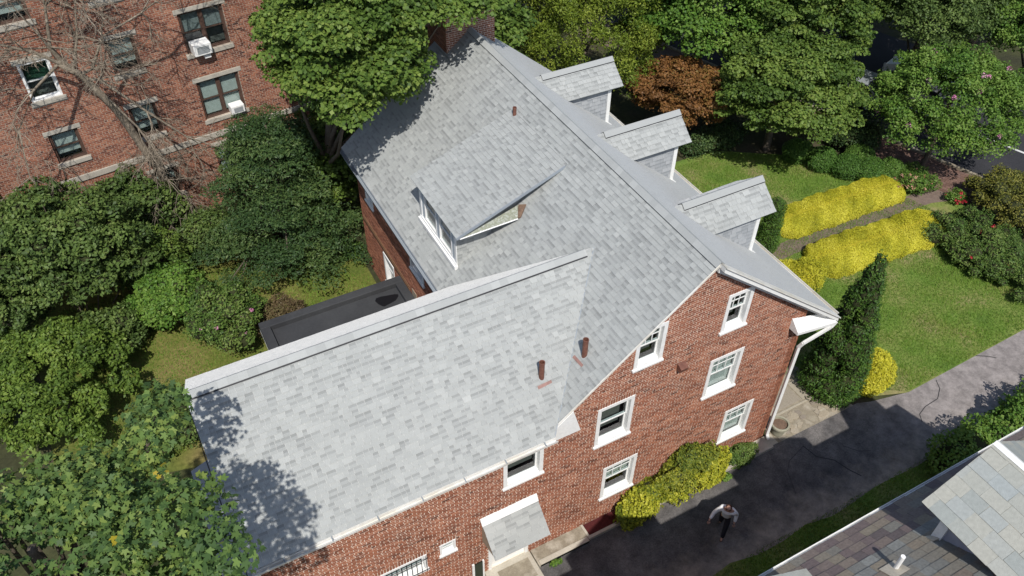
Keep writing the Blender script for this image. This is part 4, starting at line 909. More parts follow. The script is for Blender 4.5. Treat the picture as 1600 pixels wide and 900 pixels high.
# golden hedges lining the garden path, three golden mounds
def row(p0, p1, k, r, rz, seed, dz=0):
    rg = np.random.default_rng(seed); out = []
    for i in range(k):
        f = i/(k-1); out.append((p0[0]+(p1[0]-p0[0])*f+rg.normal()*.05, p0[1]+(p1[1]-p0[1])*f+rg.normal()*.05, rz*.45+dz, r*rg.uniform(.9, 1.1), r*rg.uniform(.92, 1.08), rz*rg.uniform(.9, 1.1)))
    return out
def clipped_hedge(name, label, p0, p1, hw, hgt, n, size, m, seed, group, core):
    """long hedge clipped flat on top with rounded shoulders and an uneven surface"""
    rg = np.random.default_rng(seed); p0 = np.array(p0, float); p1 = np.array(p1, float); d = p1-p0; L = np.linalg.norm(d); d /= L; q = np.array([-d[1], d[0]])
    t = thing(name, (float((p0[0]+p1[0])/2), float((p0[1]+p1[1])/2), 0), label, 'hedge', group)
    def surf(u, th, f=1.):
        e = 2/3.2; cs, sn_ = np.cos(th), np.sin(th)
        end = (1-np.clip((np.abs(u-.5)*2-.80)/.20, 0, 1)**2.5*.55)
        wob_ = 1+.03*np.sin(u*L*1.9+seed)+.025*np.sin(u*L*4.3+th*3)+.03*np.sin(u*L*9+th*7)
        y = np.sign(cs)*np.abs(cs)**e*hw*end*wob_*f; z = np.abs(sn_)**e*hgt*(.6+.4*end)*wob_*f
        return p0[None, :]+d*(u*L)[:, None]+q*y[:, None], z
    u = rg.random(n); th = rg.random(n)*math.pi
    XY, Z = surf(u, th, 1-np.abs(rg.normal(size=n))*.05); k = int(n*.12)
    ends = rg.random(k) < .5; ee = np.where(ends, 0., 1.); tt = rg.random(k)*math.pi; ff = np.sqrt(rg.random(k)); XE, ZE = surf(ee, tt, 1.); cen = p0+d*(ee*L)[:, None]
    XE = cen+(XE-cen)*ff[:, None]+d*((ee-.5)*2*.22*np.sqrt(np.clip(1-ff**2, 0, 1)))[:, None]; ZE = ZE*ff
    P = np.column_stack([np.vstack([XY, XE]), np.concatenate([Z, ZE])+.02]); N = np.column_stack([np.outer(np.concatenate([np.cos(th), np.cos(tt)*.3]), q), np.concatenate([np.sin(th), np.sin(tt)*.6])])
    T = np.clip(.5+.22*np.sin(P[:, 0]*2.1+P[:, 1]*1.3)+.12*np.sin(P[:, 0]*5.7-P[:, 1]*4)+rg.normal(size=len(P))*.2, 0, 1)
    me = leaf_mesh(P, leaf_frames(P, N, rg, .5, .5), T, size, 'spray', rg); me.materials.append(m); attach(bpy.data.objects.new('foliage', me), t)
    us = np.linspace(.01, .99, 26); mb = MB(); rings = []
    for uu in us:
        th_ = np.linspace(0, math.pi, 9); xy, z = surf(np.full(9, uu), th_, .93); rings.append([(float(x), float(y), float(zz)) for (x, y), zz in zip(xy, z)])
    for r1, r2 in zip(rings[:-1], rings[1:]):
        for i in range(8): mb.poly([r1[i], r2[i], r2[i+1], r1[i+1]])
    mb.poly(rings[0]); mb.poly(rings[-1][::-1]); mb.build('filler_hull', core, t, smooth=True)  # hull added just under the leaf surface
clipped_hedge('golden_hedge', 'long golden yellow hedge on the lawn side of the garden path', (8.0, 8.62), (15.3, 8.35), .98,   .6, 52000, .062, L_GOLD, 203, 'golden hedges along the path', GCORE)
clipped_hedge('golden_hedge', 'long golden yellow hedge between the garden path and the driveway lawn', (7.8, 5.95), (14.9, 5.45), 1.1, .6, 56000, .062, L_GOLD, 204, 'golden hedges along the path', GCORE)
LUMP = .08
shrub('golden_mound', 'round golden yellow shrub beside the front eave of the house', 'shrub', [(6.75, 5.35, .45, 1.0, .85, .7), (6.2, 5.9, .4, .8, .7, .6)], 9000, .08, 'spray', L_GOLD, 205, None, GCORE, .7, .7, .9, False)
shrub('golden_mound', 'golden yellow shrub at the driveway edge beside the tall dark cypress', 'shrub', [(5.3, .0, .55, .78, .62, .75), (5.0, -.15, .4, .7, .5, .5), (5.35, .25, .9, .55, .5, .6)], 9500, .09, 'spray', L_GOLD, 206, None, GCORE, .7, .7, .88, False)
LUMP = .08
# tall cypress and clipped column by the house front
cl = []; rg = np.random.default_rng(210)
for i in range(42):
    z = .35+i*.142; rr = 1.0*(1-(z/6.7)**1.5)+.1
    for j in range(3 if z < 3.5 else 2):
        a_ = rg.uniform(0, 6.28); cl.append((3.7+math.cos(a_)*rr*.62, .68+math.sin(a_)*rr*.62, z, rr*.52, rr*.52, .42))
shrub('cypress', 'tall dark green conical cypress at the front corner of the house', 'tree', cl, 40000, .10, 'spray', L_CYP, 211, None, COREM, .3, .6, .8, False, .3)
cl = [(6.85, 7.85, .25+i*.3, .55-.02*i, .55-.02*i, .4) for i in range(8)]
shrub('yew_column', 'narrow dark green clipped yew behind the nearest front dormer', 'shrub', cl, 9000, .08, 'spray', L_CYP, 213, None, COREM, .3, .6, .85, False)
# boxwood balls bordering the lawn
for i, (x, y) in enumerate(((12.75, 12.45), (13.35, 11.35), (14.0, 10.35), (14.75, 9.55), (15.6, 9.1), (15.1, 10.6))):
    where = ('the end of the row under the maple', 'the row, second from the maple end', 'the middle of the row along the lawn', 'the row just before the golden hedge', 'the tip of the golden hedge', 'a place behind the row under the crape myrtle')[i]
    shrub('boxwood_ball', 'round clipped green boxwood at '+where, 'shrub', [(x, y, .45, .78, .74, .62)], 7500, .065, 'oval', L_BOX, 220+i, 'clipped boxwoods beside the lawn', COREM, .5, .6, .92, False)
LUMP = .24
# rose bank at the right and flowers by the gate
def bank(c, Rr, k, cr, seed, flat=.7): return auto_clumps(c, Rr, k, cr, np.random.default_rng(seed), flat, -.05)
def flowers(t, cl, k, m, seed, r=.07, n=22, size=.075):
    rg = np.random.default_rng(seed); P, N, T = cluster_points(cl, 3000, rg, 1., 1.)
    vd = np.array(CAMPOS)-P; sc = (N*vd/np.linalg.norm(vd, axis=1)[:, None]).sum(1)
    P = P[sc > .55]; P = P[rg.permutation(len(P))[:k]]
    for q in P:
        rr = r*rg.uniform(.6, 1.3); foliage('flower', t, [(*q, rr, rr, rr)], n, size, 'broad', m, int(rg.integers(1e6)), .6, .7, kind='stuff')
RB = bank((14.9, 3.4, .4), (1.9, 2.6, .7), 75, .38, 230, .9)+bank((14.6, 1.3, .3), (1.2, 1.6, .55), 30, .36, 231, .9)
t = shrub('rose_bush', 'wide green rose bush with a few red blooms beside the golden hedge', 'shrub', RB, 34000, .085, 'oval', L_ROSE, 232, None, COREM, .6, .6, .75)
flowers(t, RB, 7, L_RED, 233)
RC = bank((18.6, 4.6, .6), (2.0, 2.2, 1.), 60, .42, 235, .9)
t = shrub('olive_shrub', 'yellowish olive shrub at the right edge beside the sidewalk', 'shrub', RC, 20000, .085, 'oval', leafm('olive_yellow', [(.06, .07, .012), (.11, .12, .02), (.17, .165, .03), (.22, .20, .05)]), 236, None, COREM)
RD = bank((16.3, 8.2, .35), (1.1, .9, .4), 10, .45, 238)
t = shrub('flower_bush', 'low bush covered in pale salmon flowers at the end of the path', 'shrub', RD, 9000, .075, 'oval', L_BRIGHT, 239, None, COREM)
flowers(t, RD, 34, L_SALM, 240, .08, 12)
RE = bank((16.9, 6.4, .2), (.5, .4, .25), 4, .3, 241)
t = shrub('red_flowers', 'small clump of bright red flowers beside the path', 'flowers', RE, 1800, .07, 'oval', L_BRIGHT, 242, None, None)
flowers(t, RE, 22, L_RED, 243, .08, 12)
# bushes against the gable wall
BA = [(-5.55, -.5, .62, .72, .5, .6), (-5.15, -.35, .8, .6, .45, .6), (-5.85, -.55, .35, .6, .45, .45)]
shrub('variegated_bush', 'yellow green variegated bush below the left ground floor window', 'shrub', BA, 8000, .095, 'oval', L_AUC, 250, 'variegated bushes against the wall', COREM, .6, .6, .82)
BB = [(-3.0, -.5, .95, .72, .5, .85), (-3.35, -.4, 1.5, .6, .42, .6), (-2.9, -.5, .55, .75, .5, .6), (-4.2, -.42, 1.1, .75, .5, .8), (-3.8, -.35, 1.75, .55, .4, .5)]
t = thing('variegated_bush', (-3.5, -.4, 0), 'larger green and yellow bush in the middle of the gable wall', 'shrub', 'variegated bushes against the wall')
hedge_core('filler_hull', t, BB, COREM, .7)
foliage('foliage', t, BB[3:]+[BB[1]], 10000, .085, 'oval', leafm('olive_gold', [(.05, .08, .014), (.10, .135, .018), (.17, .19, .022), (.30, .30, .035)]), 252, .6, .6, .85, .5)
foliage('yellow_foliage', t, BB[:1]+BB[2:3]+[(-4.2, -.6, .6, .7, .4, .45)], 8000, .095, 'oval', L_AUC, 253, .6, .6, .9, .5)
shrub('small_shrub', 'small dark green shrub in the bed near the downspout', 'shrub', [(-1.25, -.35, .3, .55, .36, .4), (-1.6, -.3, .25, .4, .3, .35)], 4500, .07, 'oval', L_ROSE, 255, None, COREM)
shrub('weed_tuft', 'little green weed growing at the kerb below the bushes', 'plant', [(-2.2, -.75, .12, .2, .14, .14)], 350, .07, 'oval', L_BRIGHT, 256, None, None, stems=False)
shrub('weed_tuft', 'little green weed growing at the edge of the door step', 'plant', [(-8.8, -.72, .06, .22, .1, .09)], 250, .06, 'oval', L_BRIGHT, 257, None, None, stems=False)
# hedge along the neighbour's side of the driveway
NH = row((4.6, -4.0), (12.5, -3.95), 11, .85, .95, 258, .25)
shrub('boundary_hedge', 'leafy green hedge between the driveway and the slate roofed house', 'hedge', NH, 24000, .10, 'broad', L_BRIGHT, 259, None, COREM, .5, .7, .85)

# --- trees to the north and west
rgm = np.random.default_rng(300)
tM = thing('maple_tree', (-9.6, 18.6, 0), 'broad green maple overhanging the far rear corner of the roof and the chimney', 'tree', 'maples around the house')
mcl = auto_clumps((-9.1, 14.0, 10.3), (2.5, 3.0, 2.9), 92, .78, rgm, .4, -.35)+auto_clumps((-6.2, 13.2, 11.6), (1.9, 1.3, .8), 22, .6, rgm, .4, -.3)+auto_clumps((-4.6, 12.9, 11.55), (1.3, .8, .55), 16, .5, rgm, .4, -.3)
trunk_mesh((-9.6, 18.6, 0), (-9.0, 14.6, 11), .28, mcl, rgm, 22, BARK, tM)
foliage('crown', tM, mcl, 56000, .14, 'broad', L_MAPLE, 301, .6, .6, .8, .8)
tree('maple_tree', 'dark maple standing between the apartment block and the roofed maple', 'tree', (-8.0, 21.5, 0), (-8.0, 18.9, 9.4), (2.6, 2.6, 3.4), 70, .85, 30000, .15, 'broad', L_MAPLE, 303, 'maples around the house', r0=.26)
tree('understory_tree', 'shaded dark low tree between the conifer and the far corner of the house', 'tree', (-8.6, 18.6, 0), (-8.6, 18.2, 3.2), (2.1, 2.0, 2.8), 50, .7, 22000, .14, 'broad', L_MAPLE, 306, None, r0=.12)
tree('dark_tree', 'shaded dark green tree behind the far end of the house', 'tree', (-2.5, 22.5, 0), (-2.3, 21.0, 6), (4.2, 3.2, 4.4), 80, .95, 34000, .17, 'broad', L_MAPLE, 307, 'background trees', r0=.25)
tree('lime_tree', 'feathery yellow green tree behind the farthest front dormer', 'tree', (5.6, 21.5, 0), (5.0, 20.4, 4.6), (4.3, 3.6, 3.9), 190, .5, 60000, .13, 'spray', L_LIME, 309, None, 1.3, r0=.2, up=.3, jit=.8)
tree('bronze_maple', 'reddish brown japanese maple behind the front dormers', 'tree', (8.2, 16.2, 0), (8.15, 16.4, 2.7), (2.4, 2.5, 1.9), 70, .6, 34000, .10, 'broad', L_BROWN, 311, None, .45, r0=.12)
tree('maple_tree', 'spreading light green maple at the end of the front lawn', 'tree', (12.0, 13.8, 0), (11.6, 13.1, 3.9), (3.5, 3.3, 2.5), 115, .72, 52000, .125, 'broad', L_MAPLE, 313, 'maples around the house', .38, r0=.2)
tree('maple_tree', 'taller maple behind the bronze one at the top of the picture', 'tree', (11.2, 19.4, 0), (11.0, 18.6, 5.6), (4.0, 3.2, 3.8), 95, .85, 42000, .14, 'broad', L_BRIGHT, 315, 'maples around the house', r0=.24)
t, cl = tree('crape_myrtle', 'bright green crape myrtle with pink flower heads at the street', 'tree', (17.6, 8.9, 0), (18.4, 9.3, 3.2), (3.8, 3.4, 2.7), 230, .45, 52000, .12, 'oval', L_BRIGHT, 317, None, .9, r0=.13)
flowers(t, cl, 13, L_PINK, 318, .13, 40, .075)
tree('street_tree', 'green street tree at the top right corner', 'tree', (25.5, 14.5, 0), (24.8, 14.2, 5.5), (4.4, 3.6, 3.2), 55, 1.15, 36000, .15, 'oval', L_OLIVE, 321, 'background trees', r0=.24)
tree('street_tree', 'shaded green tree above the parked silver car', 'tree', (16.2, 17.6, 0), (15.6, 16.6, 6.6), (3.8, 3.2, 3.2), 90, .8, 38000, .15, 'broad', L_MAPLE, 323, 'background trees', r0=.24)
tree('street_tree', 'leafy green tree between the tall maple and the parked silver car', 'tree', (14.9, 15.2, 0), (14.3, 15.0, 5.6), (2.9, 2.6, 2.8), 100, .6, 30000, .14, 'broad', L_MAPLE, 325, 'background trees', .45, r0=.18)
tree('street_tree', 'green tree on the street behind the crape myrtle flowers', 'tree', (21.5, 14.2, 0), (21.0, 13.6, 5.4), (2.9, 2.6, 2.4), 95, .6, 28000, .13, 'oval', L_OLIVE, 327, 'background trees', .6, r0=.18)
tree('street_tree', 'green tree cut by the right edge above the crape myrtle', 'tree', (25.5, 10.4, 0), (25.0, 10.2, 5.0), (2.8, 2.6, 2.4), 90, .6, 26000, .13, 'oval', L_BRIGHT, 329, 'background trees', .6, r0=.18)
UB = bank((16.2, 12.2, .5), (1.4, 1.4, .8), 40, .45, 335, .8)
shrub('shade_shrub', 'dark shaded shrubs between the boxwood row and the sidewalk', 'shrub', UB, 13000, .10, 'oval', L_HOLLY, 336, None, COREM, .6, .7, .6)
UC = bank((9.9, 15.2, .4), (2.0, .8, .7), 36, .42, 337, .8)
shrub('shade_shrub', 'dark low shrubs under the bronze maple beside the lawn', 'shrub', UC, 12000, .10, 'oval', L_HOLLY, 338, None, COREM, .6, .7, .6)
far = [(20.0, 19.0, 5.8), (27, 24, 6), (14, 26, 6), (7, 29, 6.5), (0, 29.5, 6.5), (31, 17, 5.5), (22, 30, 6), (-6, 27, 6.5)]
desc = ('tree beyond the street above the crape myrtle', 'distant tree beyond the street, rightmost at the top', 'distant tree behind the tall maple', 'distant tree behind the yellow green tree', 'distant tree behind the chimney', 'far tree across the street at the right edge', 'distant tree deep behind the street trees', 'distant tree right of the apartment block')
proto = None
for i, (x, y, z) in enumerate(far):
    if proto is None:
        proto, pcl = tree('distant_tree', desc[0], 'tree', (0, 0, 0), (0, 0, 5.6), (4.4, 4.2, 4.4), 55, 1.35, 30000, .2, 'broad', L_MAPLE, 331, 'background trees', r0=.25); tt = proto
    else:
        tt = proto.copy(); COL.objects.link(tt); WLD[tt.name] = Vector((0, 0, 0))
        for chd in [c for c in proto.children]:
            c = chd.copy(); COL.objects.link(c); c.parent = tt
        tt['label'] = desc[i]
    tt.location = (x, y, 0); tt.rotation_euler = (0, 0, i*1.3); tt.scale = (1, 1, z/5.6)
# holly-like conifer in the yard
cl = []; rg = np.random.default_rng(340)
for i in range(150):
    z = .45+6.0*rg.random()**1.2; rr = 3.55*(1-((z-.3)/7.4)**1.2)+.15; a_ = rg.uniform(0, 6.28); f_ = rg.uniform(.45, 1.)
    cl.append((-11.5+math.cos(a_)*rr*f_, 17.2+math.sin(a_)*rr*f_, z+.35*(1-f_)-.1, .85*rg.uniform(.7, 1.2), .85*rg.uniform(.7, 1.2), .15))
t = thing('dark_conifer', (-11.5, 17.2, 0), 'dense dark green conifer in the back yard beside the rear wall', 'tree')
trunk_mesh((-11.5, 17.2, 0), (-11.5, 17.2, 6.4), .2, cl, np.random.default_rng(2), 26, BARK, t)
foliage('crown', t, cl, 80000, .12, 'spray', L_HOLLY, 341, .5, .5, .65, .75)
# yard shrubs
L1 = bank((-19.9, 17.4, 2.6), (3.5, 2.7, 3.3), 170, .55, 350, .5)
shrub('rhododendron', 'large olive green rhododendron mass below the apartment block', 'shrub', L1, 42000, .15, 'oval', L_OLIVE, 351, None, COREM, .6, .75, .45, True, .8)
L2 = bank((-17.0, 15.4, 1.1), (1.5, 1.3, 1.4), 45, .36, 352, .9)
shrub('laurel_bush', 'glossy bright green laurel bush left of the flowering shrub', 'shrub', L2, 16000, .13, 'oval', L_BRIGHT, 353, None, COREM, .6, .6, .7)
L3 = bank((-15.2, 12.9, 1.3), (1.3, 1.4, 1.7), 60, .36, 354, 1.)
t = shrub('rose_of_sharon', 'green flowering shrub with pink blooms at the end of the flat roof', 'shrub', L3, 17000, .10, 'oval', L_ROSE, 355, None, COREM, .6, .6, .7)
flowers(t, L3, 20, L_PINK, 356, .07, 12, .07)
L4 = bank((-13.1, 13.0, .5), (1.1, .7, .8), 22, .38, 357, .8)
shrub('dry_shrub', 'brownish dry shrub along the edge of the flat roof', 'shrub', L4, 9000, .09, 'spray', L_DRY, 358, None, None, .4, .9)
L5 = bank((-21.4, 12.6, 1.2), (2.8, 3.0, 1.7), 110, .42, 359, .9)
shrub('leafy_shrub', 'big sunlit green shrub at the left edge of the yard', 'shrub', L5, 38000, .13, 'oval', L_LIME if False else leafm('sunlit_green', [(.045, .08, .013), (.075, .125, .02), (.11, .17, .027), (.16, .215, .04)]), 360, None, COREM, .6, .85, .4, True, .8)
L6 = bank((-10.3, 15.9, .3), (1.3, .45, .4), 12, .42, 361, .7)
shrub('fern_bed', 'bright green leafy plants at the foot of the dark conifer', 'plant', L6, 9000, .10, 'spray', L_BRIGHT, 362, None, None, .5, .8, stems=False)
L7 = bank((-17.0, 19.8, 2.0), (1.9, .9, 2.6), 55, .48, 363, .6)
shrub('climbing_shrub', 'green leafy shrub climbing in front of the apartment wall', 'shrub', L7, 13000, .13, 'broad', L_OLIVE, 364, None, COREM, .6, .6, .55)
L8 = bank((-23.0, 18.8, 3.2), (2.2, 2.0, 3.0), 28, .9, 365, .6)
shrub('tall_shrub', 'tall shaded green shrub at the far left below the white window', 'shrub', L8, 20000, .15, 'broad', L_OLIVE, 366, None, COREM, .6, .6, .6)
for i, (c_, r_, nn, lab) in enumerate((((-19.6, 14.6, .8), (1.9, .9, 1.2), 11000, 'dark green shrub between the rhododendron mass and the sunlit shrub'), ((-17.0, 17.6, 1.2), (1.5, 1.2, 1.7), 12000, 'dark leafy shrub behind the laurel bush'),
        ((-14.6, 18.9, .8), (1.3, 1.3, 1.2), 9000, 'shaded shrub at the foot of the bare tree'), ((-22.3, 15.6, 1.6), (1.7, 1.6, 2.2), 14000, 'tall green shrub at the left edge beside the rhododendron'), ((-18.2, 9.6, .6), (1.2, 1.3, 1.0), 8000, 'low dark shrub beside the end of the wing'))):
    shrub('yard_shrub', lab, 'shrub', bank(c_, r_, 44, .4, 380+i, .8), nn, .12, 'oval', L_OLIVE if i != 1 else L_MAPLE, 390+i, 'dark shrubs filling the back yard', COREM, .6, .8, .5)
# --- bare tree against the apartment facade
t = thing('bare_tree', (-15.0, 20.9, 0), 'leafless pale tree with bare twigs in front of the apartment facade', 'tree')
tm = MB(); tm.tube([(-14.9, 20.95, -.1), (-15.05, 20.9, .4), (-15.6, 20.8, 3.5), (-16.3, 20.6, 6.6), (-17.05, 20.4, 8.4), (-17.6, 20.3, 9.0)], [.30, .21, .17, .15, .125, .10], 9); tm.build('trunk', BARKP, t, smooth=True)
rb = random.Random(77)
def limb(pts, r0): 
    m = MB(); r0 *= .72; m.tube(pts, [r0*(1-.75*i/(len(pts)-1)) for i in range(len(pts))], 6, cap=False); m.build('branch', BARKP, t, smooth=True)
twigs = MB()
def twig_out(P, d, L, r, depth):
    P = Vector(P); d = Vector(d).normalized(); pts = [P]
    for i in range(4):
        d = (d+Vector((rb.uniform(-.35, .35), rb.uniform(-.25, .25), rb.uniform(-.3, .25)))).normalized(); P = P+d*L/4; pts.append(P)
        if depth > 0 and i > 0:
            for _ in range(2): twig_out(P, d+Vector((rb.uniform(-1, 1), rb.uniform(-.7, .5), rb.uniform(-.9, .7))), L*.55, r*.55, depth-1)
    twigs.tube(pts, [r, r*.85, r*.7, r*.5, r*.3], 4, cap=False)
LIMBS = [([(-17.3, 20.35, 8.7), (-17.65, 20.2, 9.7), (-17.3, 20.1, 11.2), (-17.2, 20.1, 12.4)], .13), ([(-17.5, 20.3, 8.95), (-18.2, 20.1, 9.7), (-19.3, 19.9, 10.4), (-20.6, 19.6, 11)], .11),
         ([(-17.0, 20.4, 8.4), (-16.6, 20.2, 8.6), (-15.9, 20.0, 9.8), (-14.4, 19.9, 10.4), (-13.6, 19.8, 11.3)], .10), ([(-16.85, 20.45, 8.1), (-16.5, 20.2, 8.15), (-15.3, 19.9, 6.6), (-14.2, 19.8, 5.2), (-13.0, 19.7, 4.3)], .10),
         ([(-17.5, 20.3, 9.0), (-17.8, 20.2, 10.1), (-18.3, 20.0, 11.6)], .09), ([(-16.6, 20.5, 7.5), (-15.8, 20.0, 6.0), (-15.4, 19.7, 4.6), (-15.4, 19.6, 3.6)], .07), ([(-17.6, 20.3, 9.0), (-18.6, 19.6, 8.6), (-19.6, 19.2, 7.4), (-19.9, 19.0, 5.6), (-19.4, 18.8, 4.6)], .08),
         ([(-17.2, 20.35, 8.7), (-16.7, 20.1, 9.9), (-16.3, 20.0, 11.4)], .09)]
for pts, r0 in LIMBS:
    limb(pts, r0)
    for i in range(1, len(pts)):
        for _ in range(3 if i < len(pts)-1 else 5):
            d = Vector(pts[i])-Vector(pts[i-1]); twig_out(pts[i], d.normalized()*.8+Vector((rb.uniform(-1, 1), rb.uniform(-.7, .5), rb.uniform(-1, .6))), rb.uniform(.9, 1.9), r0*.28, 2)
for _ in range(14): twig_out((-15.5+rb.uniform(-.4, .4), 20.5, rb.uniform(3.2, 5)), (rb.uniform(-1, 1), -.4, rb.uniform(-.6, .8)), rb.uniform(.8, 1.6), .025, 2)
twigs.build('twigs', BARKP, t, 'stuff')
# --- near maple at the lower left, its largest leaves one by one
t = thing('maple_tree', (-20.6, -.6, 0), 'tall large leaved maple reaching over the wing roof at lower left', 'tree', 'maples around the house')
rg = np.random.default_rng(370)
NCL = auto_clumps((-19.6, -1.9, 10.4), (2.3, 2.7, 2.0), 70, .48, rg, .42, -.2)
NCL += [(-17.35, .2, 11.6, .55, .6, .3), (-17.1, .75, 11.4, .3, .3, .2), (-17.6, .6, 10.6, .5, .4, .25), (-17.2, -1.9, 11.6, .55, .5, .3), (-17.0, -2.9, 12.0, .6, .6, .3), (-17.6, -2.4, 12.0, .7, .7, .35), (-17.5, -.6, 11.8, .5, .5, .3), (-16.95, -3.6, 12.2, .5, .5, .3), (-17.5, -4.4, 12.0, .9, .9, .5), (-18.3, -4.2, 12.0, 1., .9, .5)]
trunk_mesh((-20.6, -.6, 0), (-19.7, -1.5, 11.4), .3, NCL, rg, 26, BARK, t)
P, N, T = cluster_points(NCL, 12500, rg, .8, .85)
fr3 = leaf_frames(P, N, rg, .6, .6)
vd = np.linalg.norm(P-np.array(CAMPOS), axis=1)
order = np.argsort(vd)
rest = order[300:]; big = order[:300]
me = leaf_mesh(P[rest], tuple(q[rest] for q in fr3), T[rest]+rg.normal(size=len(rest))*.2, .14, 'maple', rg); me.materials.append(L_NEAR)
crown = attach(bpy.data.objects.new('crown', me), t)
lm0 = bpy.data.meshes.new('maple_leaf'); lm0.from_pydata([tuple(v) for v in SHAPES['maple']], [], [tuple(range(len(SHAPES['maple'])))])
lms = []
for q in (.15, .4, .6, .8, .97):
    m_ = lm0.copy(); a = m_.attributes.new('rnd', 'FLOAT', 'FACE'); a.data.foreach_set('value', [q]); m_.materials.append(L_NEAR); lms.append(m_)
my = lm0.copy(); a = my.attributes.new('rnd', 'FLOAT', 'FACE'); a.data.foreach_set('value', [.6]); my.materials.append(L_YELL)
for i in big:
    me = my if rng.random() < .015 else lms[max(0, min(4, int((T[i]+rng.gauss(0, .2))*5)))]
    o = attach(bpy.data.objects.new('leaf', me), crown)
    s = .14*rng.uniform(.8, 1.3)
    M_ = Matrix((tuple(fr3[0][i]*s), tuple(fr3[1][i]*s), tuple(fr3[2][i]*s))).transposed().to_4x4(); M_.translation = Vector(P[i]); o.matrix_basis = M_
yl = [(*(P[i]+np.array([0, 0, .06])), .16, .16, .08) for i in rg.permutation(order[:6000])[:26]]
foliage('yellow_leaves', t, yl[:7], 36, .12, 'maple', L_YELL, 371, .8, .4)

# --- grass (uncountable)
def grass(name, label, poly, n, seed, hgt=.075):
    rg = np.random.default_rng(seed); xs = [p[0] for p in poly]; ys = [p[1] for p in poly]
    pts = np.column_stack([rg.uniform(min(xs), max(xs), n*2), rg.uniform(min(ys), max(ys), n*2)])
    ins = np.zeros(len(pts), bool); k = len(poly)
    for i in range(k):
        (x1, y1), (x2, y2) = poly[i], poly[(i+1) % k]
        c = ((y1 > pts[:, 1]) != (y2 > pts[:, 1])); xx = (x2-x1)*(pts[:, 1]-y1)/((y2-y1) if y2 != y1 else 1e-9)+x1
        ins ^= c & (pts[:, 0] < xx)
    pts = pts[ins][:n]; m = len(pts)
    f = np.sin(pts[:, 0]*1.3+np.sin(pts[:, 1]*.9)*1.7)*np.sin(pts[:, 1]*1.1+1)+.6*np.sin(pts[:, 0]*3.1+pts[:, 1]*2.3)
    az = rg.uniform(0, 6.28, m); ln = rg.uniform(.25, .9, m); d = np.column_stack([np.cos(az)*ln, np.sin(az)*ln, np.ones(m)]); d /= np.linalg.norm(d, axis=1)[:, None]
    h = hgt*rg.uniform(.6, 1.5, m)*(1+.25*f); wv = np.column_stack([-np.sin(az), np.cos(az), np.zeros(m)])*.011
    b = np.column_stack([pts, np.full(m, .0)]); V = np.stack([b-wv, b+wv, b+d*h[:, None]], axis=1)
    me = bpy.data.meshes.new(name); me.vertices.add(m*3); me.vertices.foreach_set('co', V.reshape(-1).astype(np.float32)); me.loops.add(m*3); me.loops.foreach_set('vertex_index', np.arange(m*3, dtype=np.int32))
    me.polygons.add(m); me.polygons.foreach_set('loop_start', np.arange(0, m*3, 3, dtype=np.int32))
    a = me.attributes.new('rnd', 'FLOAT', 'FACE'); a.data.foreach_set('value', np.clip(.40+.16*f+rg.normal(size=m)*.2+.5*np.clip(np.sin(pts[:, 0]*.83+2.1)*np.sin(pts[:, 1]*1.07+.4)+.5*np.sin(pts[:, 0]*2.7+pts[:, 1]*1.9)-.75, 0, 1), 0, 1).astype(np.float32)); me.update(calc_edges=True); me.materials.append(L_GRASS)
    o = attach(bpy.data.objects.new(name, me), None); o['kind'] = 'stuff'; o['label'] = label; o['category'] = 'grass'
grass('lawn_grass', 'mown green grass of the front lawn', [(4.2, .3), (6.2, -.9), (12.8, -.75), (17, -.75), (16, 5), (14, 12), (10, 14.5), (2, 14.8), (1.4, 3)], 150000, 400)
grass('yard_grass', 'short green grass in the back yard', [(-21, 8), (-9.3, 11.1), (-9.1, 16), (-14, 17.5), (-21, 18)], 45000, 401)
grass('verge_grass', 'strip of grass along the driveway under the slate roof', [(-14, -3.3), (14, -3.3), (14, -5.8), (-14, -5.8)], 50000, 402)

# ================================================================== SMALL THINGS
t = thing('planter_pot', (.62, -.08, .02), 'round weathered stone planter full of dry soil by the downspout', 'planter')
MB().lathe((.62, -.08, .02), [(.0, .01), (.2, .01), (.215, .06), (.25, .30), (.285, .43), (.335, .45), (.335, .53), (.315, .545), (.27, .54), (.262, .44)], 28).build('pot', TERRA, t, smooth=False)
MB().lathe((.62, -.08, .02), [(.266, .45), (.15, .475), (.0, .48)], 20).build('soil', SOIL, t, smooth=True)
# person walking on the driveway
pb = Vector((-3.55, -2.2, .006)); fd = Vector((-.80, -.60, 0)).normalized(); sdv = Vector((-fd.y, fd.x, 0))
person = thing('person', tuple(pb), 'bald person in white long sleeved shirt and dark trousers walking on the driveway', 'person')
def pp(f, s, z): return tuple(pb+fd*f+sdv*s+Vector((0, 0, z)))
def skinmesh(name, pts, edges, rad, m, parent, sub=2, root=0):
    me = bpy.data.meshes.new(name); me.from_pydata([Vector(p) for p in pts], edges, []); o = bpy.data.objects.new(name, me); attach(o, parent); me.materials.append(m)
    bm = bmesh.new(); bm.from_mesh(me); ly = bm.verts.layers.skin.verify()
    for v, r in zip(bm.verts, rad): v[ly].radius = r if hasattr(r, '__len__') else (r, r)
    bm.verts.ensure_lookup_table(); bm.verts[root][ly].use_root = True
    bm.to_mesh(me); bm.free(); sk = o.modifiers.new('skin', 'SKIN'); sk.use_smooth_shade = True; s = o.modifiers.new('sub', 'SUBSURF'); s.levels = sub; s.render_levels = sub
    return o
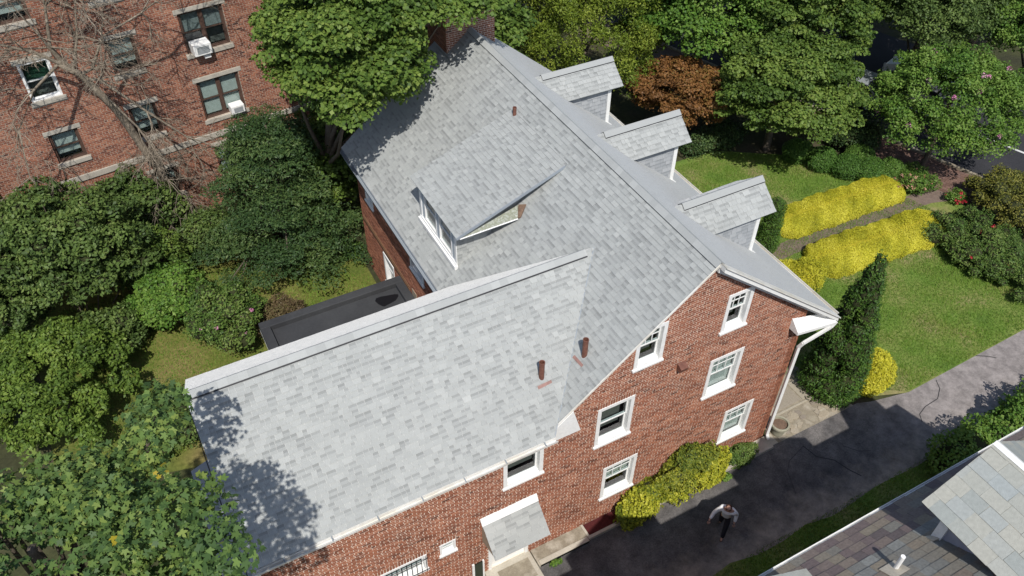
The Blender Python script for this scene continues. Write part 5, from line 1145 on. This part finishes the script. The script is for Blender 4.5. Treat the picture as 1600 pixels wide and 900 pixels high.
# joints: 0 pelvis 1 waist 2 chest 3 neck base 4 neck 5 head low 6 head top | legs | arms
J = [pp(0, 0, .93), pp(.05, 0, 1.12), pp(.12, 0, 1.36), pp(.16, 0, 1.47), pp(.19, 0, 1.53), pp(.21, 0, 1.60), pp(.22, 0, 1.70),
     pp(.02, .1, .88), pp(.24, .1, .50), pp(.30, .1, .10), pp(.42, .1, .05), pp(0, -.1, .88), pp(-.05, -.1, .48), pp(-.32, -.1, .13), pp(-.22, -.1, .05),
     pp(.13, .19, 1.42), pp(.0, .29, 1.17), pp(.16, .30, .95), pp(.21, .30, .89), pp(.13, -.19, 1.42), pp(.24, -.36, 1.20), pp(.47, -.42, 1.10), pp(.54, -.43, 1.08)]
E_ = [(0, 1), (1, 2), (2, 3), (3, 4), (4, 5), (5, 6), (0, 7), (7, 8), (8, 9), (9, 10), (0, 11), (11, 12), (12, 13), (13, 14), (3, 15), (15, 16), (16, 17), (17, 18), (3, 19), (19, 20), (20, 21), (21, 22)]
rad = [.10, .10, .10, .065, .052, .09, .085, .085, .06, .042, .035, .085, .06, .042, .035, .06, .043, .03, .028, .06, .043, .03, .028]
skinmesh('body', J, E_, rad, SKIN, person)
skinmesh('shirt', [J[i] for i in (0, 1, 2, 3, 15, 16, 17, 19, 20, 21)], [(0, 1), (1, 2), (2, 3), (3, 4), (4, 5), (5, 6), (3, 7), (7, 8), (8, 9)], [.17, .17, .185, .115, .088, .068, .05, .088, .068, .05], SHIRT, person)
skinmesh('trousers', [pp(0, 0, .98), J[0]]+[J[i] for i in (7, 8, 9, 11, 12, 13)], [(0, 1), (1, 2), (2, 3), (3, 4), (1, 5), (5, 6), (6, 7)], [.15, .145, .105, .08, .066, .105, .08, .066], TROUS, person)
for a_, b_ in ((9, 10), (13, 14)): skinmesh('shoe', [tuple(Vector(J[a_])-Vector((0, 0, .05))), tuple(Vector(J[b_])+Vector((0, 0, -.005)))], [(0, 1)], [.055, .042], SHOE, person)
hd = Vector(J[5]).lerp(Vector(J[6]), .45)
hm = MB(); hm.lathe(tuple(hd+Vector((0, 0, -.075))-fd*.02), [(.06, -.03), (.092, .0), (.104, .045), (.103, .075)], 18); hm.build('hair', HAIR, person, smooth=True)
for s in (-1, 1):
    MB().lathe(tuple(hd+sdv*s*.098+Vector((0, 0, -.03))), [(.0, -.03), (.018, -.015), (.022, .01), (.0, .03)], 8).build('ear', SKIN, person, smooth=True)
    MB().lathe(tuple(hd+fd*.093+sdv*s*.035), [(.0, -.012), (.012, 0), (.0, .012)], 8).build('eye', IRON, person, smooth=True)
MB().hull([tuple(hd+fd*.09+sdv*.012+Vector((0, 0, .01))), tuple(hd+fd*.09-sdv*.012+Vector((0, 0, .01))), tuple(hd+fd*.09-sdv*.018-Vector((0, 0, .035))), tuple(hd+fd*.09+sdv*.018-Vector((0, 0, .035)))], [tuple(hd+fd*.1+sdv*.004+Vector((0, 0, .01))), tuple(hd+fd*.1-sdv*.004+Vector((0, 0, .01))), tuple(hd+fd*.125-sdv*.01-Vector((0, 0, .03))), tuple(hd+fd*.125+sdv*.01-Vector((0, 0, .03)))]).build('nose', SKIN, person)
for (h0, h1) in ((17, 18), (21, 22)):
    W0 = Vector(J[h1]); d = (Vector(J[h1])-Vector(J[h0])).normalized(); s = d.cross(Vector((0, 0, 1))).normalized(); n = s.cross(d)
    for k in range(4):
        b0 = W0+s*(k-1.5)*.02+d*.02; L_ = (.07, .08, .075, .06)[k]; fm = MB(); fm.tube([b0, b0+d*L_*.5-n*.008, b0+d*L_-n*.03], [.0095, .009, .006], 6); fm.build('finger', SKIN, person, smooth=True)
    fm = MB(); fm.tube([W0-s*.028, W0-s*.05+d*.03, W0-s*.05+d*.06-n*.01], [.011, .01, .007], 6); fm.build('thumb', SKIN, person, smooth=True)
# parked cars on the street
def car(name, label, a, b, paint, seed, group='cars parked on the street'):
    C0 = s0+sd*a+sn*b; fr = Fr(C0, sd, -sn)
    t = thing(name, tuple(C0), label, 'car', group)
    prof = [(-2.2, .35), (-2.25, .75), (-2.1, .98), (-1.5, 1.02), (-.9, 1.45), (.75, 1.48), (1.45, 1.05), (2.15, .9), (2.28, .6), (2.2, .33)]
    def ring(w_, inset): return [fr.p(x, (w_-(inset if z > 1.0 else 0)), z) for x, z in prof]
    MB().hull(ring(-.88, -.14), ring(.88, .14)).build('body', paint, t, bevel=.05)
    for s in (-1, 1):
        g = MB(); g.prism(Fr(C0+Vector((0, 0, 0))+(-sn)*s*.755, sd if s < 0 else -sd, (0, 0, 1)), [(x*(1 if s < 0 else -1), z) for x, z in ([(-1.35, 1.06), (.0, 1.06), (.0, 1.40), (-.85, 1.40)] if s < 0 else [(-.85, 1.40), (.0, 1.40), (.0, 1.06), (-1.35, 1.06)])], .02, 0); g.build('side_window', CARGL, t)
        g = MB(); g.prism(Fr(C0+(-sn)*s*.755, sd if s < 0 else -sd, (0, 0, 1)), [(x*(1 if s < 0 else -1), z) for x, z in ([(.08, 1.06), (1.25, 1.06), (.7, 1.42), (.08, 1.42)] if s < 0 else [(.08, 1.42), (.7, 1.42), (1.25, 1.06), (.08, 1.06)])], .02, 0); g.build('side_window', CARGL, t)
    for (x0, z0, x1, z1, nm) in ((.82, 1.46, 1.42, 1.09, 'windscreen'), (-.96, 1.43, -1.46, 1.07, 'rear_window')):
        A = [fr.p(x0, -.66, z0+.012), fr.p(x0, .66, z0+.012), fr.p(x1, .7, z1+.012), fr.p(x1, -.7, z1+.012)]; MB().hull(A, [p+Vector((0, 0, .012)) for p in A]).build(nm, CARGL, t)
    for x in (-1.35, 1.4):
        for s in (-1, 1):
            wm = MB(); wm.tube([fr.p(x, s*.72, .33), fr.p(x, s*.9, .33)], .33, 18); wo = wm.build('wheel', TYRE, t); MB().tube([fr.p(x, s*.885, .33), fr.p(x, s*.91, .33)], .2, 12).build('rim', LEAD, wo)
    for s in (-1, 1):
        MB().tube([fr.p(-2.2, s*.65, .82), fr.p(-2.29, s*.65, .8)], .1, 10).build('tail_light', LAMP, t); MB().tube([fr.p(2.15, s*.62, .74), fr.p(2.29, s*.62, .72)], .1, 10).build('headlight', WHITE, t)
car('parked_car', 'silver car parked beside the white street line, half hidden by the maple', 7.6, 2.6, CARP, 1)
car('parked_car', 'white car parked on the street at the right edge behind the crape myrtle', 5.2, 6.6, CARW, 2)

# ------------------------------------------------------------------ render settings
scene.render.engine = 'CYCLES'
scene.cycles.max_bounces = 6; scene.cycles.transparent_max_bounces = 8
